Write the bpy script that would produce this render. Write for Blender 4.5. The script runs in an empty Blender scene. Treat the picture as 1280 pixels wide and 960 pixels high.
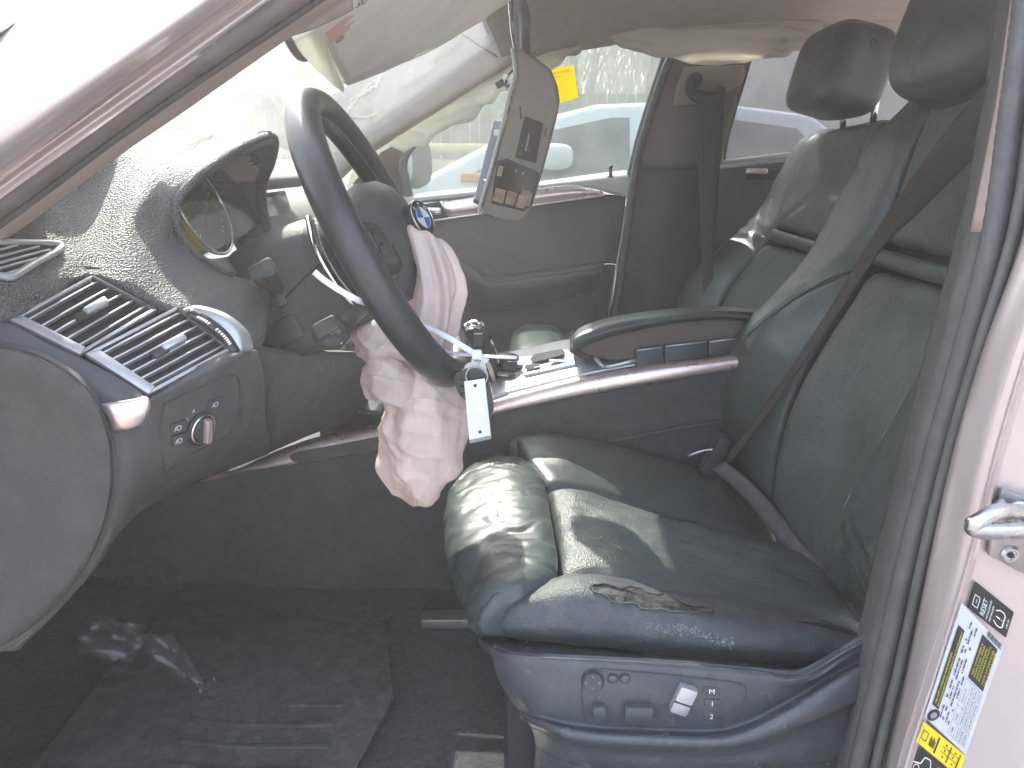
import bpy, bmesh, math, random
import numpy as np
from mathutils import Vector, Matrix, noise
from mathutils.bvhtree import BVHTree

random.seed(7)
R = math.radians
scene = bpy.context.scene
COL = scene.collection

# ------------------------------------------------------------------ camera
CAM_H, PITCH, FPX = 1.30, R(16.0), 961.0
cam_d = bpy.data.cameras.new('Camera')
cam_d.sensor_width = 36.0
cam_d.lens = 36.0 * FPX / 1280.0
cam_d.clip_start, cam_d.clip_end = 0.02, 400.0
cam = bpy.data.objects.new('Camera', cam_d)
COL.objects.link(cam)
cam.location = (0, 0, CAM_H)
cam.rotation_euler = (math.pi / 2 - PITCH, 0, 0)
scene.camera = cam

# ------------------------------------------------------------------ world, sun, exposure
SUN = Vector((-0.25, 0.66, 0.71)).normalized()
w = bpy.data.worlds.new('World')
scene.world = w
w.use_nodes = True
wn = w.node_tree
sky = wn.nodes.new('ShaderNodeTexSky')
sky.sky_type = 'NISHITA'
sky.sun_disc = False
sky.sun_elevation = math.asin(SUN.z)
sky.sun_rotation = math.atan2(SUN.x, SUN.y)
sky.dust_density = 2.5
bg = wn.nodes['Background']
bg.inputs['Strength'].default_value = 0.15
wn.links.new(sky.outputs[0], bg.inputs['Color'])
sl = bpy.data.lights.new('Sun', 'SUN')
sl.energy = 2.8
sl.angle = R(0.6)
sl.color = (1.0, 0.93, 0.82)
so = bpy.data.objects.new('Sun', sl)
COL.objects.link(so)
so.rotation_euler = SUN.to_track_quat('Z', 'Y').to_euler()
so.location = (-3, 6, 8)
vs = scene.view_settings
vs.view_transform = 'Standard'
vs.look = 'None'
vs.exposure = 2.93
vs.gamma = 1.0
scene.cycles.use_adaptive_sampling = True
scene.cycles.adaptive_threshold = 0.03
scene.cycles.max_bounces = 6
scene.cycles.diffuse_bounces = 3
scene.cycles.glossy_bounces = 3
scene.cycles.transparent_max_bounces = 10
scene.cycles.caustics_reflective = False
scene.cycles.caustics_refractive = False

# ------------------------------------------------------------------ measuring helpers
CP, SP = math.cos(PITCH), math.sin(PITCH)
def U(px, py, Y):
    """point of the place at distance Y from the doorway line, measured off the photograph"""
    dx, dv = (px - 640) / FPX, (py - 480) / FPX
    t = Y / (CP - dv * SP)
    return Vector((dx * t, Y, CAM_H + t * (-SP - dv * CP)))
def ray(px, py):
    dx, dv = (px - 640) / FPX, (py - 480) / FPX
    return Vector((0, 0, CAM_H)), Vector((dx, CP - dv * SP, -SP - dv * CP)).normalized()
def PV(p):
    return p if isinstance(p, Vector) else U(*p)

# ------------------------------------------------------------------ materials
MATS = {}
def mat(name, col, rough=0.5, metal=0.0, var=0.12, vscale=9.0, bump=None, spec=0.5, coat=0.0,
        dust=0.0, dustcol=(0.42, 0.38, 0.33), alpha=None, rvar=0.1, sheen=0.0):
    m = bpy.data.materials.new(name)
    MATS[name] = m
    m.use_nodes = True
    nt = m.node_tree
    b = nt.nodes['Principled BSDF']
    tc = nt.nodes.new('ShaderNodeTexCoord')
    def N(kind): return nt.nodes.new(kind)
    n1 = N('ShaderNodeTexNoise'); n1.inputs['Scale'].default_value = vscale
    n1.inputs['Detail'].default_value = 3
    nt.links.new(tc.outputs['Object'], n1.inputs['Vector'])
    rp = N('ShaderNodeValToRGB')
    rp.color_ramp.elements[0].position = 0.3
    rp.color_ramp.elements[1].position = 0.72
    c0 = [max(0, c * (1 - var)) for c in col]; c1 = [min(1, c * (1 + var)) for c in col]
    rp.color_ramp.elements[0].color = (*c0, 1); rp.color_ramp.elements[1].color = (*c1, 1)
    nt.links.new(n1.outputs['Fac'], rp.inputs['Fac'])
    out = rp.outputs['Color']
    if dust > 0:
        n2 = N('ShaderNodeTexNoise'); n2.inputs['Scale'].default_value = 38
        n2.inputs['Detail'].default_value = 4; n2.inputs['Roughness'].default_value = 0.7
        nt.links.new(tc.outputs['Object'], n2.inputs['Vector'])
        mr = N('ShaderNodeMapRange'); mr.inputs[1].default_value = 0.45; mr.inputs[2].default_value = 0.85
        mr.inputs[4].default_value = dust
        nt.links.new(n2.outputs['Fac'], mr.inputs[0])
        mx = N('ShaderNodeMix'); mx.data_type = 'RGBA'
        nt.links.new(mr.outputs[0], mx.inputs[0]); nt.links.new(out, mx.inputs[6])
        mx.inputs[7].default_value = (*dustcol, 1)
        out = mx.outputs[2]
    nt.links.new(out, b.inputs['Base Color'])
    rr = N('ShaderNodeMapRange')
    rr.inputs[3].default_value = max(0.02, rough - rvar); rr.inputs[4].default_value = min(1, rough + rvar)
    n3 = N('ShaderNodeTexNoise'); n3.inputs['Scale'].default_value = vscale * 3.1
    n3.inputs['Detail'].default_value = 2
    nt.links.new(tc.outputs['Object'], n3.inputs['Vector'])
    nt.links.new(n3.outputs['Fac'], rr.inputs[0])
    nt.links.new(rr.outputs[0], b.inputs['Roughness'])
    b.inputs['Metallic'].default_value = metal
    b.inputs['Specular IOR Level'].default_value = spec
    b.inputs['Coat Weight'].default_value = coat
    b.inputs['Coat Roughness'].default_value = 0.12
    if sheen: b.inputs['Sheen Weight'].default_value = sheen
    if alpha is not None: b.inputs['Alpha'].default_value = alpha
    prev = None
    for kind, sc, st, dist in (bump or []):
        if kind == 'voronoi':
            t = N('ShaderNodeTexVoronoi'); t.inputs['Scale'].default_value = sc; o = t.outputs['Distance']
        elif kind == 'wave':
            t = N('ShaderNodeTexWave'); t.inputs['Scale'].default_value = sc; t.inputs['Distortion'].default_value = 4
            t.inputs['Detail'].default_value = 3; o = t.outputs['Fac']
        else:
            t = N('ShaderNodeTexNoise'); t.inputs['Scale'].default_value = sc; t.inputs['Detail'].default_value = 3; o = t.outputs['Fac']
        nt.links.new(tc.outputs['Object'], t.inputs['Vector'])
        bp = N('ShaderNodeBump'); bp.inputs['Strength'].default_value = st; bp.inputs['Distance'].default_value = dist
        nt.links.new(o, bp.inputs['Height'])
        if prev: nt.links.new(prev, bp.inputs['Normal'])
        prev = bp.outputs['Normal']
    if prev: nt.links.new(prev, b.inputs['Normal'])
    return m

def glass_mat(name, tint, refl=0.06, dust=0.05, dustcol=(0.8, 0.8, 0.78), dscale=14.0):
    """thin car glass: see-through, a weak mirror at grazing angles, and a film of dust"""
    m = bpy.data.materials.new(name); MATS[name] = m; m.use_nodes = True
    nt = m.node_tree; nt.nodes.clear()
    N = nt.nodes.new
    out = N('ShaderNodeOutputMaterial'); tr = N('ShaderNodeBsdfTransparent'); gl = N('ShaderNodeBsdfGlossy')
    df = N('ShaderNodeBsdfDiffuse'); tl = N('ShaderNodeBsdfTranslucent'); ad = N('ShaderNodeMixShader')
    tr.inputs[0].default_value = (*tint, 1); gl.inputs['Roughness'].default_value = 0.03
    df.inputs[0].default_value = (*dustcol, 1); tl.inputs[0].default_value = (*dustcol, 1)
    ad.inputs[0].default_value = 0.5
    nt.links.new(df.outputs[0], ad.inputs[1]); nt.links.new(tl.outputs[0], ad.inputs[2])
    lw = N('ShaderNodeLayerWeight'); lw.inputs[0].default_value = 0.5
    pw = N('ShaderNodeMath'); pw.operation = 'POWER'; pw.inputs[1].default_value = 4.0; nt.links.new(lw.outputs['Facing'], pw.inputs[0])
    fr = N('ShaderNodeMath'); fr.operation = 'MULTIPLY_ADD'; fr.inputs[1].default_value = 0.45; fr.inputs[2].default_value = refl * 0.5; nt.links.new(pw.outputs[0], fr.inputs[0])
    m1 = N('ShaderNodeMixShader'); m2 = N('ShaderNodeMixShader')
    nt.links.new(fr.outputs[0], m1.inputs[0]); nt.links.new(tr.outputs[0], m1.inputs[1]); nt.links.new(gl.outputs[0], m1.inputs[2])
    tc = N('ShaderNodeTexCoord'); nz = N('ShaderNodeTexNoise'); nz.inputs['Scale'].default_value = dscale; nz.inputs['Detail'].default_value = 4
    nz.inputs['Roughness'].default_value = 0.65
    nt.links.new(tc.outputs['Object'], nz.inputs['Vector'])
    mr = N('ShaderNodeMapRange'); mr.inputs[1].default_value = 0.3; mr.inputs[2].default_value = 0.8
    mr.inputs[3].default_value = dust * 0.5; mr.inputs[4].default_value = dust * 1.6
    nt.links.new(nz.outputs['Fac'], mr.inputs[0])
    nt.links.new(mr.outputs[0], m2.inputs[0]); nt.links.new(m1.outputs[0], m2.inputs[1]); nt.links.new(ad.outputs[0], m2.inputs[2])
    nt.links.new(m2.outputs[0], out.inputs['Surface'])
    return m

def cloth_mat(name, col, trans=0.35, bump=None, rough=0.85):
    m = mat(name, col, rough, var=0.06, vscale=20, bump=bump, spec=0.2)
    nt = m.node_tree; b = nt.nodes['Principled BSDF']; out = nt.nodes['Material Output']
    tl = nt.nodes.new('ShaderNodeBsdfTranslucent'); tl.inputs[0].default_value = (*col, 1)
    mx = nt.nodes.new('ShaderNodeMixShader'); mx.inputs[0].default_value = trans
    nt.links.new(b.outputs[0], mx.inputs[1]); nt.links.new(tl.outputs[0], mx.inputs[2])
    nt.links.new(mx.outputs[0], out.inputs['Surface'])
    return m

GRAIN = [('voronoi', 900, 0.55, 0.0009)]
LEATH = [('noise', 26, 0.25, 0.004), ('voronoi', 620, 0.35, 0.0006)]
mat('dash_soft', (0.112, 0.108, 0.108), 0.52, var=0.1, bump=[('voronoi', 520, 1.0, 0.0024)], spec=0.5, dust=0.10)
mat('dash_plastic', (0.110, 0.106, 0.107), 0.5, bump=GRAIN, dust=0.10)
mat('black_plastic', (0.060, 0.062, 0.066), 0.42, bump=[('voronoi', 1200, 0.25, 0.0004)], dust=0.05)
mat('gloss_black', (0.036, 0.037, 0.040), 0.18, bump=None, dust=0.05)
mat('dark_void', (0.030, 0.030, 0.032), 0.85)  # near-black standing in for the shade inside openings
mat('charcoal_trim', (0.078, 0.075, 0.076), 0.55, bump=GRAIN, dust=0.14)
mat('seat_plastic', (0.064, 0.072, 0.082), 0.24, bump=[('voronoi', 900, 0.3, 0.0005)], dust=0.12)
mat('leather', (0.058, 0.074, 0.071), 0.36, bump=LEATH, spec=0.55, dust=0.08, rvar=0.08)
mat('leather_perf', (0.076, 0.094, 0.089), 0.40, bump=[('noise', 22, 0.25, 0.004), ('voronoi', 430, 0.7, 0.0011)], spec=0.5, dust=0.08)
mat('leather_worn', (0.062, 0.070, 0.074), 0.48, bump=[('noise', 60, 0.5, 0.003), ('voronoi', 500, 0.6, 0.0012)], dust=0.25, dustcol=(0.30, 0.29, 0.27))
mat('torn_foam', (0.034, 0.031, 0.029), 0.9, var=0.5, vscale=90, bump=[('noise', 160, 1.0, 0.004)])
mat('frayed_edge', (0.30, 0.30, 0.30), 0.9, var=0.3, vscale=200)
mat('wheel_leather', (0.046, 0.047, 0.052), 0.33, bump=[('voronoi', 700, 0.35, 0.0005)], spec=0.55, dust=0.06)
mat('hub_vinyl', (0.070, 0.070, 0.074), 0.45, bump=[('voronoi', 420, 0.9, 0.0013)], dust=0.06)
mat('thread', (0.20, 0.21, 0.21), 0.8)
mat('silver_trim', (0.86, 0.70, 0.66), 0.30, metal=0.85, var=0.04, bump=[('noise', 300, 0.08, 0.0004)])
mat('satin_trim', (0.55, 0.56, 0.58), 0.36, metal=0.6, var=0.04)
mat('chrome', (0.80, 0.80, 0.80), 0.12, metal=1.0, var=0.04, rvar=0.05)
mat('steel', (0.55, 0.55, 0.56), 0.30, metal=1.0, var=0.15, vscale=60, bump=[('noise', 200, 0.2, 0.0006)])
mat('steel_plate', (0.40, 0.38, 0.37), 0.42, metal=0.9, var=0.15, vscale=60, dust=0.15)
mat('silver_paint', (0.63, 0.535, 0.515), 0.30, metal=0.45, var=0.01, coat=0.5, rvar=0.01)
mat('seal_taupe', (0.115, 0.094, 0.090), 0.5, bump=[('noise', 240, 0.3, 0.001)], dust=0.15)
mat('rubber', (0.105, 0.104, 0.104), 0.55, bump=[('noise', 240, 0.3, 0.001)], dust=0.22)
mat('rubber_dark', (0.055, 0.054, 0.056), 0.65, dust=0.1)
mat('beige_fabric', (0.50, 0.43, 0.38), 0.92, var=0.07, vscale=30, bump=[('noise', 900, 0.5, 0.0009)], spec=0.15)
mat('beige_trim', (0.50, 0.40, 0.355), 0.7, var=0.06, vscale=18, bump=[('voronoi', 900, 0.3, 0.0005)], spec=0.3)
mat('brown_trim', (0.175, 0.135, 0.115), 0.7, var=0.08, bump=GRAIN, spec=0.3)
mat('pillar_dark', (0.080, 0.063, 0.060), 0.7, var=0.08, bump=GRAIN, spec=0.3)
mat('visor_vinyl', (0.92, 0.87, 0.81), 0.75, var=0.05, vscale=14, bump=[('noise', 30, 0.15, 0.003), ('voronoi', 800, 0.3, 0.0005)], spec=0.3, dust=0.1, dustcol=(0.5, 0.47, 0.42))
mat('door_panel', (0.085, 0.073, 0.070), 0.6, bump=GRAIN, dust=0.08)
mat('door_sill_grey', (0.50, 0.50, 0.48), 0.45, bump=GRAIN, var=0.05)
mat('carpet', (0.058, 0.064, 0.064), 0.98, var=0.35, vscale=120, bump=[('noise', 500, 1.0, 0.004)], spec=0.1, dust=0.22, dustcol=(0.25, 0.25, 0.24), sheen=0.2)
mat('rubber_mat', (0.058, 0.064, 0.064), 0.75, var=0.2, vscale=50, bump=[('noise', 300, 0.5, 0.002)], dust=0.25)
mat('webbing', (0.072, 0.059, 0.053), 0.8, var=0.1, vscale=300, bump=[('wave', 300, 0.3, 0.0006)], spec=0.2)
mat('console_beige', (0.27, 0.23, 0.20), 0.62, var=0.05, bump=[('voronoi', 900, 0.25, 0.0004)])
mat('console_grey', (0.30, 0.32, 0.36), 0.5, var=0.05)
mat('zip_white', (0.86, 0.86, 0.90), 0.35, var=0.03, spec=0.5)
mat('paper_white', (0.84, 0.82, 0.81), 0.7, var=0.03, vscale=30)
mat('sticker_white', (0.58, 0.58, 0.61), 0.5, var=0.03)
mat('sticker_yellow', (0.85, 0.62, 0.02), 0.5, var=0.05)
mat('sticker_black', (0.022, 0.022, 0.022), 0.45, var=0.1)
mat('print_black', (0.03, 0.03, 0.035), 0.7)
mat('print_yellow', (0.75, 0.66, 0.05), 0.7)
mat('print_white', (0.85, 0.85, 0.84), 0.6)
mat('print_grey', (0.30, 0.30, 0.31), 0.6)
mat('print_red', (0.62, 0.10, 0.05), 0.7)
mat('emblem_blue', (0.03, 0.16, 0.55), 0.25, var=0.03, coat=0.5)
mat('emblem_white', (0.85, 0.86, 0.88), 0.25, var=0.02, coat=0.5)
mat('lamp_amber', (0.36, 0.25, 0.17), 0.2, var=0.35, vscale=70, bump=[('wave', 120, 0.5, 0.001)], coat=0.4)
mat('end_cap_grey', (0.046, 0.044, 0.046), 0.6, bump=GRAIN, dust=0.10)
mat('shroud_grey', (0.078, 0.074, 0.075), 0.5, bump=GRAIN, dust=0.10)
mat('dial_face', (0.03, 0.03, 0.033), 0.35)
mat('screen', (0.10, 0.12, 0.12), 0.12, coat=0.5)
cloth_mat('note_yellow', (0.95, 0.80, 0.0), 0.55)
AIRB = [('noise', 40, 0.30, 0.006), ('noise', 900, 0.3, 0.0006)]
cloth_mat('airbag_cloth', (0.92, 0.77, 0.725), 0.30, AIRB)
cloth_mat('curtain_cloth', (0.76, 0.735, 0.67), 0.45, [('noise', 24, 0.4, 0.01)])
mat('torn_foam_light', (0.72, 0.66, 0.50), 0.9, var=0.2, vscale=90, bump=[('noise', 200, 0.6, 0.002)])
glass_mat('windshield_glass', (0.92, 0.96, 0.95), dust=0.08)  # dust film thickened to whiten the pane like glare
glass_mat('door_glass', (0.70, 0.755, 0.735), dust=0.05, dustcol=(0.75, 0.80, 0.78))
glass_mat('tint_glass', (0.52, 0.54, 0.56), dust=0.06, dustcol=(0.6, 0.58, 0.56))
glass_mat('clear_plastic', (0.95, 0.96, 0.96), dust=0.06, dustcol=(0.75, 0.76, 0.74), dscale=60)
glass_mat('cluster_lens', (0.86, 0.88, 0.88), dust=0.02)
mat('gravel_ground', (0.30, 0.27, 0.24), 0.95, var=0.35, vscale=3, bump=[('noise', 30, 0.8, 0.03)])
mat('bank_grass', (0.20, 0.22, 0.13), 0.95, var=0.4, vscale=5, bump=[('noise', 12, 0.8, 0.05)])
mat('fence_wood', (0.115, 0.125, 0.12), 0.85, var=0.25, vscale=4)
mat('rail_yellow', (0.55, 0.47, 0.16), 0.6, var=0.2)
mat('bark', (0.16, 0.145, 0.125), 0.9, var=0.3, vscale=14, bump=[('noise', 40, 0.6, 0.01)])
mat('twig', (0.19, 0.18, 0.14), 0.9, var=0.35, vscale=2)
mat('leaf_green', (0.10, 0.13, 0.06), 0.8, var=0.4, vscale=2)
mat('white_car_paint', (0.64, 0.64, 0.62), 0.25, var=0.02, coat=0.8)
mat('blue_car_paint', (0.040, 0.034, 0.044), 0.5, var=0.05, coat=0.1, spec=0.2)
mat('red_lens', (0.45, 0.03, 0.02), 0.2, coat=0.6)
mat('orange_lens', (0.65, 0.22, 0.06), 0.25, coat=0.6)
mat('car_glass', (0.045, 0.055, 0.06), 0.06, var=0.02, coat=0.8)
mat('tyre', (0.02, 0.02, 0.02), 0.8)
mat('concrete_wall', (0.33, 0.32, 0.31), 0.9, var=0.12, vscale=1.5, bump=[('noise', 14, 0.3, 0.02)])

# ------------------------------------------------------------------ object helpers
def tag(o, label=None, cat=None, group=None, kind=None):
    if label: o['label'] = label
    if cat: o['category'] = cat
    if group: o['group'] = group
    if kind: o['kind'] = kind
    return o
def thing(name, label, cat, loc=(0, 0, 0), group=None):
    o = bpy.data.objects.new(name, None)
    o.empty_display_size = 0.05
    o.location = loc
    COL.objects.link(o)
    return tag(o, label, cat, group)
def link(name, me, parent=None, label=None):
    o = bpy.data.objects.new(name, me)
    COL.objects.link(o)
    if parent is not None:
        o.parent = parent
        if parent.type == 'EMPTY':
            o.matrix_parent_inverse = Matrix.Translation(-Vector(parent.location))
    if label: o['label'] = label
    return o
def mesh(name, verts, faces, m, smooth=True, sharp=None):
    me = bpy.data.meshes.new(name)
    me.from_pydata([tuple(v) for v in verts], [], faces)
    if m is not None: me.materials.append(MATS[m])
    me.validate()
    if smooth:
        me.polygons.foreach_set('use_smooth', [True] * len(me.polygons))
        if sharp: me.set_sharp_from_angle(angle=R(sharp))
    me.update()
    return me
def mk(name, verts, faces, m, parent=None, smooth=True, sharp=None, label=None):
    return link(name, mesh(name, verts, faces, m, smooth, sharp), parent, label)

def spline(P, n, closed=False):
    """Catmull-Rom resampling of an (k,...,3) array along axis 0"""
    P = np.asarray(P, float)
    k = len(P)
    if k == 1: return np.repeat(P, n, 0)
    if k == 2:
        t = np.linspace(0, 1, n).reshape([-1] + [1] * (P.ndim - 1))
        return P[0] * (1 - t) + P[1] * t
    if closed:
        E = np.concatenate([P[-1:], P, P[:2]]); seg = k
        ts = np.linspace(0, seg, n, endpoint=False)
    else:
        E = np.concatenate([2 * P[:1] - P[1:2], P, 2 * P[-1:] - P[-2:-1]]); seg = k - 1
        ts = np.linspace(0, seg, n)
    i = np.minimum(ts.astype(int), seg - 1)
    f = (ts - i).reshape([-1] + [1] * (P.ndim - 1))
    a, b, c, d = E[i], E[i + 1], E[i + 2], E[i + 3]
    return 0.5 * (2 * b + (c - a) * f + (2 * a - 5 * b + 4 * c - d) * f ** 2 + (3 * b - a - 3 * c + d) * f ** 3)

def grid_normals(G):
    du = np.gradient(G, axis=0); dv = np.gradient(G, axis=1)
    n = np.cross(du, dv); n /= (np.linalg.norm(n, axis=2, keepdims=True) + 1e-12)
    return n
VIEW = np.array((0, 0, CAM_H))
def patch(name, ctrl, m, parent=None, n=(28, 28), roll=0.0, rw=0.02, thick=0.008, disp=None, label=None, out=None, sharp=None, rolls=(1, 1, 1, 1)):
    """a spline surface through measured points, its edges rolled in by `roll` over width `rw`, with thickness"""
    C = np.array([[tuple(PV(p)) for p in row] for row in ctrl], float)
    G = spline(C, n[0])
    G = np.transpose(spline(np.transpose(G, (1, 0, 2)), n[1]), (1, 0, 2))
    nor = grid_normals(G)
    ref = (np.array(out) if out is not None else VIEW - G.mean((0, 1)))
    if (nor * ref).sum(2).mean() < 0:
        G = G[:, ::-1]; nor = -nor[:, ::-1]
        rolls = (rolls[0], rolls[1], rolls[3], rolls[2])
    a, b = n
    lu = np.concatenate([np.zeros((1, b)), np.cumsum(np.linalg.norm(np.diff(G, axis=0), axis=2), 0)])
    lv = np.concatenate([np.zeros((a, 1)), np.cumsum(np.linalg.norm(np.diff(G, axis=1), axis=2), 1)], 1)
    h = np.zeros((a, b))
    if roll:
        for d, on in ((lu, rolls[0]), (lu[-1:] - lu, rolls[1]), (lv, rolls[2]), (lv[:, -1:] - lv, rolls[3])):
            if on:
                e = np.clip(d / rw, 0, 1)
                h -= roll * (1 - np.sqrt(np.clip(1 - (1 - e) ** 2, 0, 1)))
    if disp is not None:
        for i in range(a):
            for j in range(b):
                h[i, j] += disp(G[i, j], i / (a - 1), j / (b - 1))
    F = G + nor * h[:, :, None]
    B = F - nor * thick
    V = list(F.reshape(-1, 3)) + list(B.reshape(-1, 3))
    o = a * b
    f = []
    for i in range(a - 1):
        for j in range(b - 1):
            q = (i * b + j, (i + 1) * b + j, (i + 1) * b + j + 1, i * b + j + 1)
            f.append(q); f.append(tuple(o + x for x in reversed(q)))
    ring = [j for j in range(b)] + [i * b + b - 1 for i in range(1, a)] + [(a - 1) * b + j for j in range(b - 2, -1, -1)] + [i * b for i in range(a - 2, 0, -1)]
    for k in range(len(ring)):
        p, q = ring[k], ring[(k + 1) % len(ring)]
        f.append((p, q, q + o, p + o))
    ob = mk(name, V, f, m, parent, True, sharp, label)
    ob.data['front'] = a * b
    return ob

def frames(P, closed):
    P = np.asarray(P); k = len(P)
    T = np.roll(P, -1, 0) - np.roll(P, 1, 0)
    if not closed:
        T[0] = P[1] - P[0]; T[-1] = P[-1] - P[-2]
    T /= np.linalg.norm(T, axis=1, keepdims=True) + 1e-12
    return T
def sweep(name, pts, prof, m, parent=None, n=24, closed=False, up=(0, 0, 1), label=None, scale=None, smooth_pts=True, sharp=None, cap=True):
    """sweep a closed 2-D profile [(side, up)] along a path"""
    P = np.array([tuple(PV(p)) for p in pts])
    if smooth_pts: P = spline(P, n, closed)
    T = frames(P, closed); up = np.array(up, float)
    V, f = [], []
    k, q = len(P), len(prof)
    for i in range(k):
        s = np.cross(T[i], up); s /= np.linalg.norm(s) + 1e-12
        u = np.cross(s, T[i])
        sc = 1 if scale is None else scale(i / (k - 1))
        for a, b in prof: V.append(P[i] + sc * (s * a + u * b))
    for i in range(k if closed else k - 1):
        for j in range(q):
            a, b = i * q + j, i * q + (j + 1) % q
            c, d = ((i + 1) % k) * q + (j + 1) % q, ((i + 1) % k) * q + j
            f.append((a, b, c, d))
    if not closed and cap:
        f.append(tuple(range(q - 1, -1, -1))); f.append(tuple((k - 1) * q + j for j in range(q)))
    ob = mk(name, V, f, m, parent, True, sharp, label)
    fix_normals(ob.data)
    return ob
def circ(r, n=10, e=1.0):
    return [(r * math.cos(2 * math.pi * i / n), r * e * math.sin(2 * math.pi * i / n)) for i in range(n)]
def rect(wd, h, b=None):
    b = min(wd, h) * 0.25 if b is None else b
    x, y = wd / 2, h / 2
    return [(-x + b, -y), (x - b, -y), (x, -y + b), (x, y - b), (x - b, y), (-x + b, y), (-x, y - b), (-x, -y + b)]
def tube(name, pts, r, m, parent=None, n=24, closed=False, seg=10, label=None, scale=None, e=1.0, up=(0, 0, 1), smooth_pts=True):
    return sweep(name, pts, circ(r, seg, e), m, parent, n, closed, up, label, scale, smooth_pts)
def fix_normals(me):
    bm = bmesh.new(); bm.from_mesh(me)
    bmesh.ops.recalc_face_normals(bm, faces=bm.faces); bm.to_mesh(me); bm.free()
def bevelled(bm, amt, seg=2):
    if amt > 0:
        bmesh.ops.bevel(bm, geom=list(bm.edges), offset=amt, segments=seg, profile=0.6, affect='EDGES', clamp_overlap=True)
def from_bm(name, bm, m, parent=None, label=None, sharp=40):
    bmesh.ops.recalc_face_normals(bm, faces=bm.faces)
    me = bpy.data.meshes.new(name); bm.to_mesh(me); bm.free()
    me.materials.append(MATS[m])
    me.polygons.foreach_set('use_smooth', [True] * len(me.polygons))
    me.set_sharp_from_angle(angle=R(sharp))
    return link(name, me, parent, label)
def prism(name, poly, depth, m, parent=None, bev=0.002, label=None, seg=2, sharp=40):
    """extrude a measured outline by the vector `depth`"""
    P = [PV(p) for p in poly]; D = Vector(depth) if not isinstance(depth, (int, float)) else Vector((0, depth, 0))
    bm = bmesh.new()
    a = [bm.verts.new(p) for p in P]; b = [bm.verts.new(p + D) for p in P]
    bm.faces.new(a); bm.faces.new(list(reversed(b)))
    for i in range(len(P)):
        j = (i + 1) % len(P); bm.faces.new((a[j], a[i], b[i], b[j]))
    bmesh.ops.recalc_face_normals(bm, faces=bm.faces)
    bevelled(bm, bev, seg)
    return from_bm(name, bm, m, parent, label, sharp)
def smooth_poly(poly, n):
    return [Vector(v) for v in spline([tuple(PV(p)) for p in poly], n, True)]
def box(name, c, size, m, parent=None, bev=0.003, ax=None, label=None, seg=2):
    """ax: 3 unit vectors of the box"""
    X, Y, Z = ax or (Vector((1, 0, 0)), Vector((0, 1, 0)), Vector((0, 0, 1)))
    bm = bmesh.new()
    c = PV(c)
    vs_ = [bm.verts.new(c + X * (sx * size[0] / 2) + Y * (sy * size[1] / 2) + Z * (sz * size[2] / 2)) for sx in (-1, 1) for sy in (-1, 1) for sz in (-1, 1)]
    for q in ((0, 1, 3, 2), (4, 6, 7, 5), (0, 4, 5, 1), (2, 3, 7, 6), (0, 2, 6, 4), (1, 5, 7, 3)):
        bm.faces.new([vs_[i] for i in q])
    bmesh.ops.recalc_face_normals(bm, faces=bm.faces)
    bevelled(bm, bev, seg)
    return from_bm(name, bm, m, parent, label)
def axes(n, up=(0, 0, 1)):
    n = Vector(n).normalized(); s = Vector(up).cross(n)
    if s.length < 1e-5: s = Vector((1, 0, 0))
    s.normalize(); return s, n.cross(s), n          # s, u, n right-handed: s x u = n
def lathe(name, prof, c, n, m, parent=None, seg=32, up=(0, 0, 1), label=None, sharp=35, e=1.0):
    """prof: [(radius, height along n)]"""
    s, u, n = axes(n, up); c = PV(c)
    V, f = [], []
    for r, h in prof:
        for i in range(seg):
            a = 2 * math.pi * i / seg
            V.append(c + s * (r * math.cos(a)) + u * (r * e * math.sin(a)) + n * h)
    k = len(prof)
    for i in range(k - 1):
        for j in range(seg):
            f.append((i * seg + j, i * seg + (j + 1) % seg, (i + 1) * seg + (j + 1) % seg, (i + 1) * seg + j))
    f.append(tuple(range(seg - 1, -1, -1))); f.append(tuple((k - 1) * seg + j for j in range(seg)))
    ob = mk(name, V, f, m, parent, True, sharp, label)
    fix_normals(ob.data)
    return ob
def torus(name, c, n, Rr, r, m, parent=None, seg=64, ps=12, label=None, arc=None, e=1.0):
    s, u, n = axes(n); c = PV(c)
    a0, a1 = arc or (0, 2 * math.pi)
    k = seg
    pts = [c + s * (Rr * math.cos(a0 + (a1 - a0) * i / (k if arc is None else k - 1))) + u * (Rr * math.sin(a0 + (a1 - a0) * i / (k if arc is None else k - 1))) for i in range(k)]
    return sweep(name, pts, circ(r, ps, e), m, parent, k, arc is None, tuple(n), label, None, False)
def superbox(name, c, half, m, parent=None, ax=None, p=4.0, n=28, disp=None, label=None, taper=None):
    """rounded cushion block"""
    X, Y, Z = ax or (Vector((1, 0, 0)), Vector((0, 1, 0)), Vector((0, 0, 1)))
    bm = bmesh.new(); bmesh.ops.create_cube(bm, size=2)
    bmesh.ops.subdivide_edges(bm, edges=bm.edges, cuts=n, use_grid_fill=True)
    c = PV(c)
    for v in bm.verts:
        d = v.co; r = (abs(d.x) ** p + abs(d.y) ** p + abs(d.z) ** p) ** (-1 / p)
        q = d * r
        if taper: q = taper(q)
        w_ = c + X * (q.x * half[0]) + Y * (q.y * half[1]) + Z * (q.z * half[2])
        if disp:
            nn = (X * q.x / half[0] + Y * q.y / half[1] + Z * q.z / half[2]).normalized()
            w_ = w_ + nn * disp(w_, q)
        v.co = w_
    return from_bm(name, bm, m, parent, label, 180)
def bvh_of(o):
    return BVHTree.FromPolygons([v.co for v in o.data.vertices], [tuple(p.vertices) for p in o.data.polygons])
def hit(bvh, px, py, lift=0.0):
    o, d = ray(px, py)
    loc, nor, i, dist = bvh.ray_cast(o, d)
    if loc is None: return None, None
    if nor.dot(d) > 0: nor = -nor
    return loc + nor * lift, nor
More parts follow.
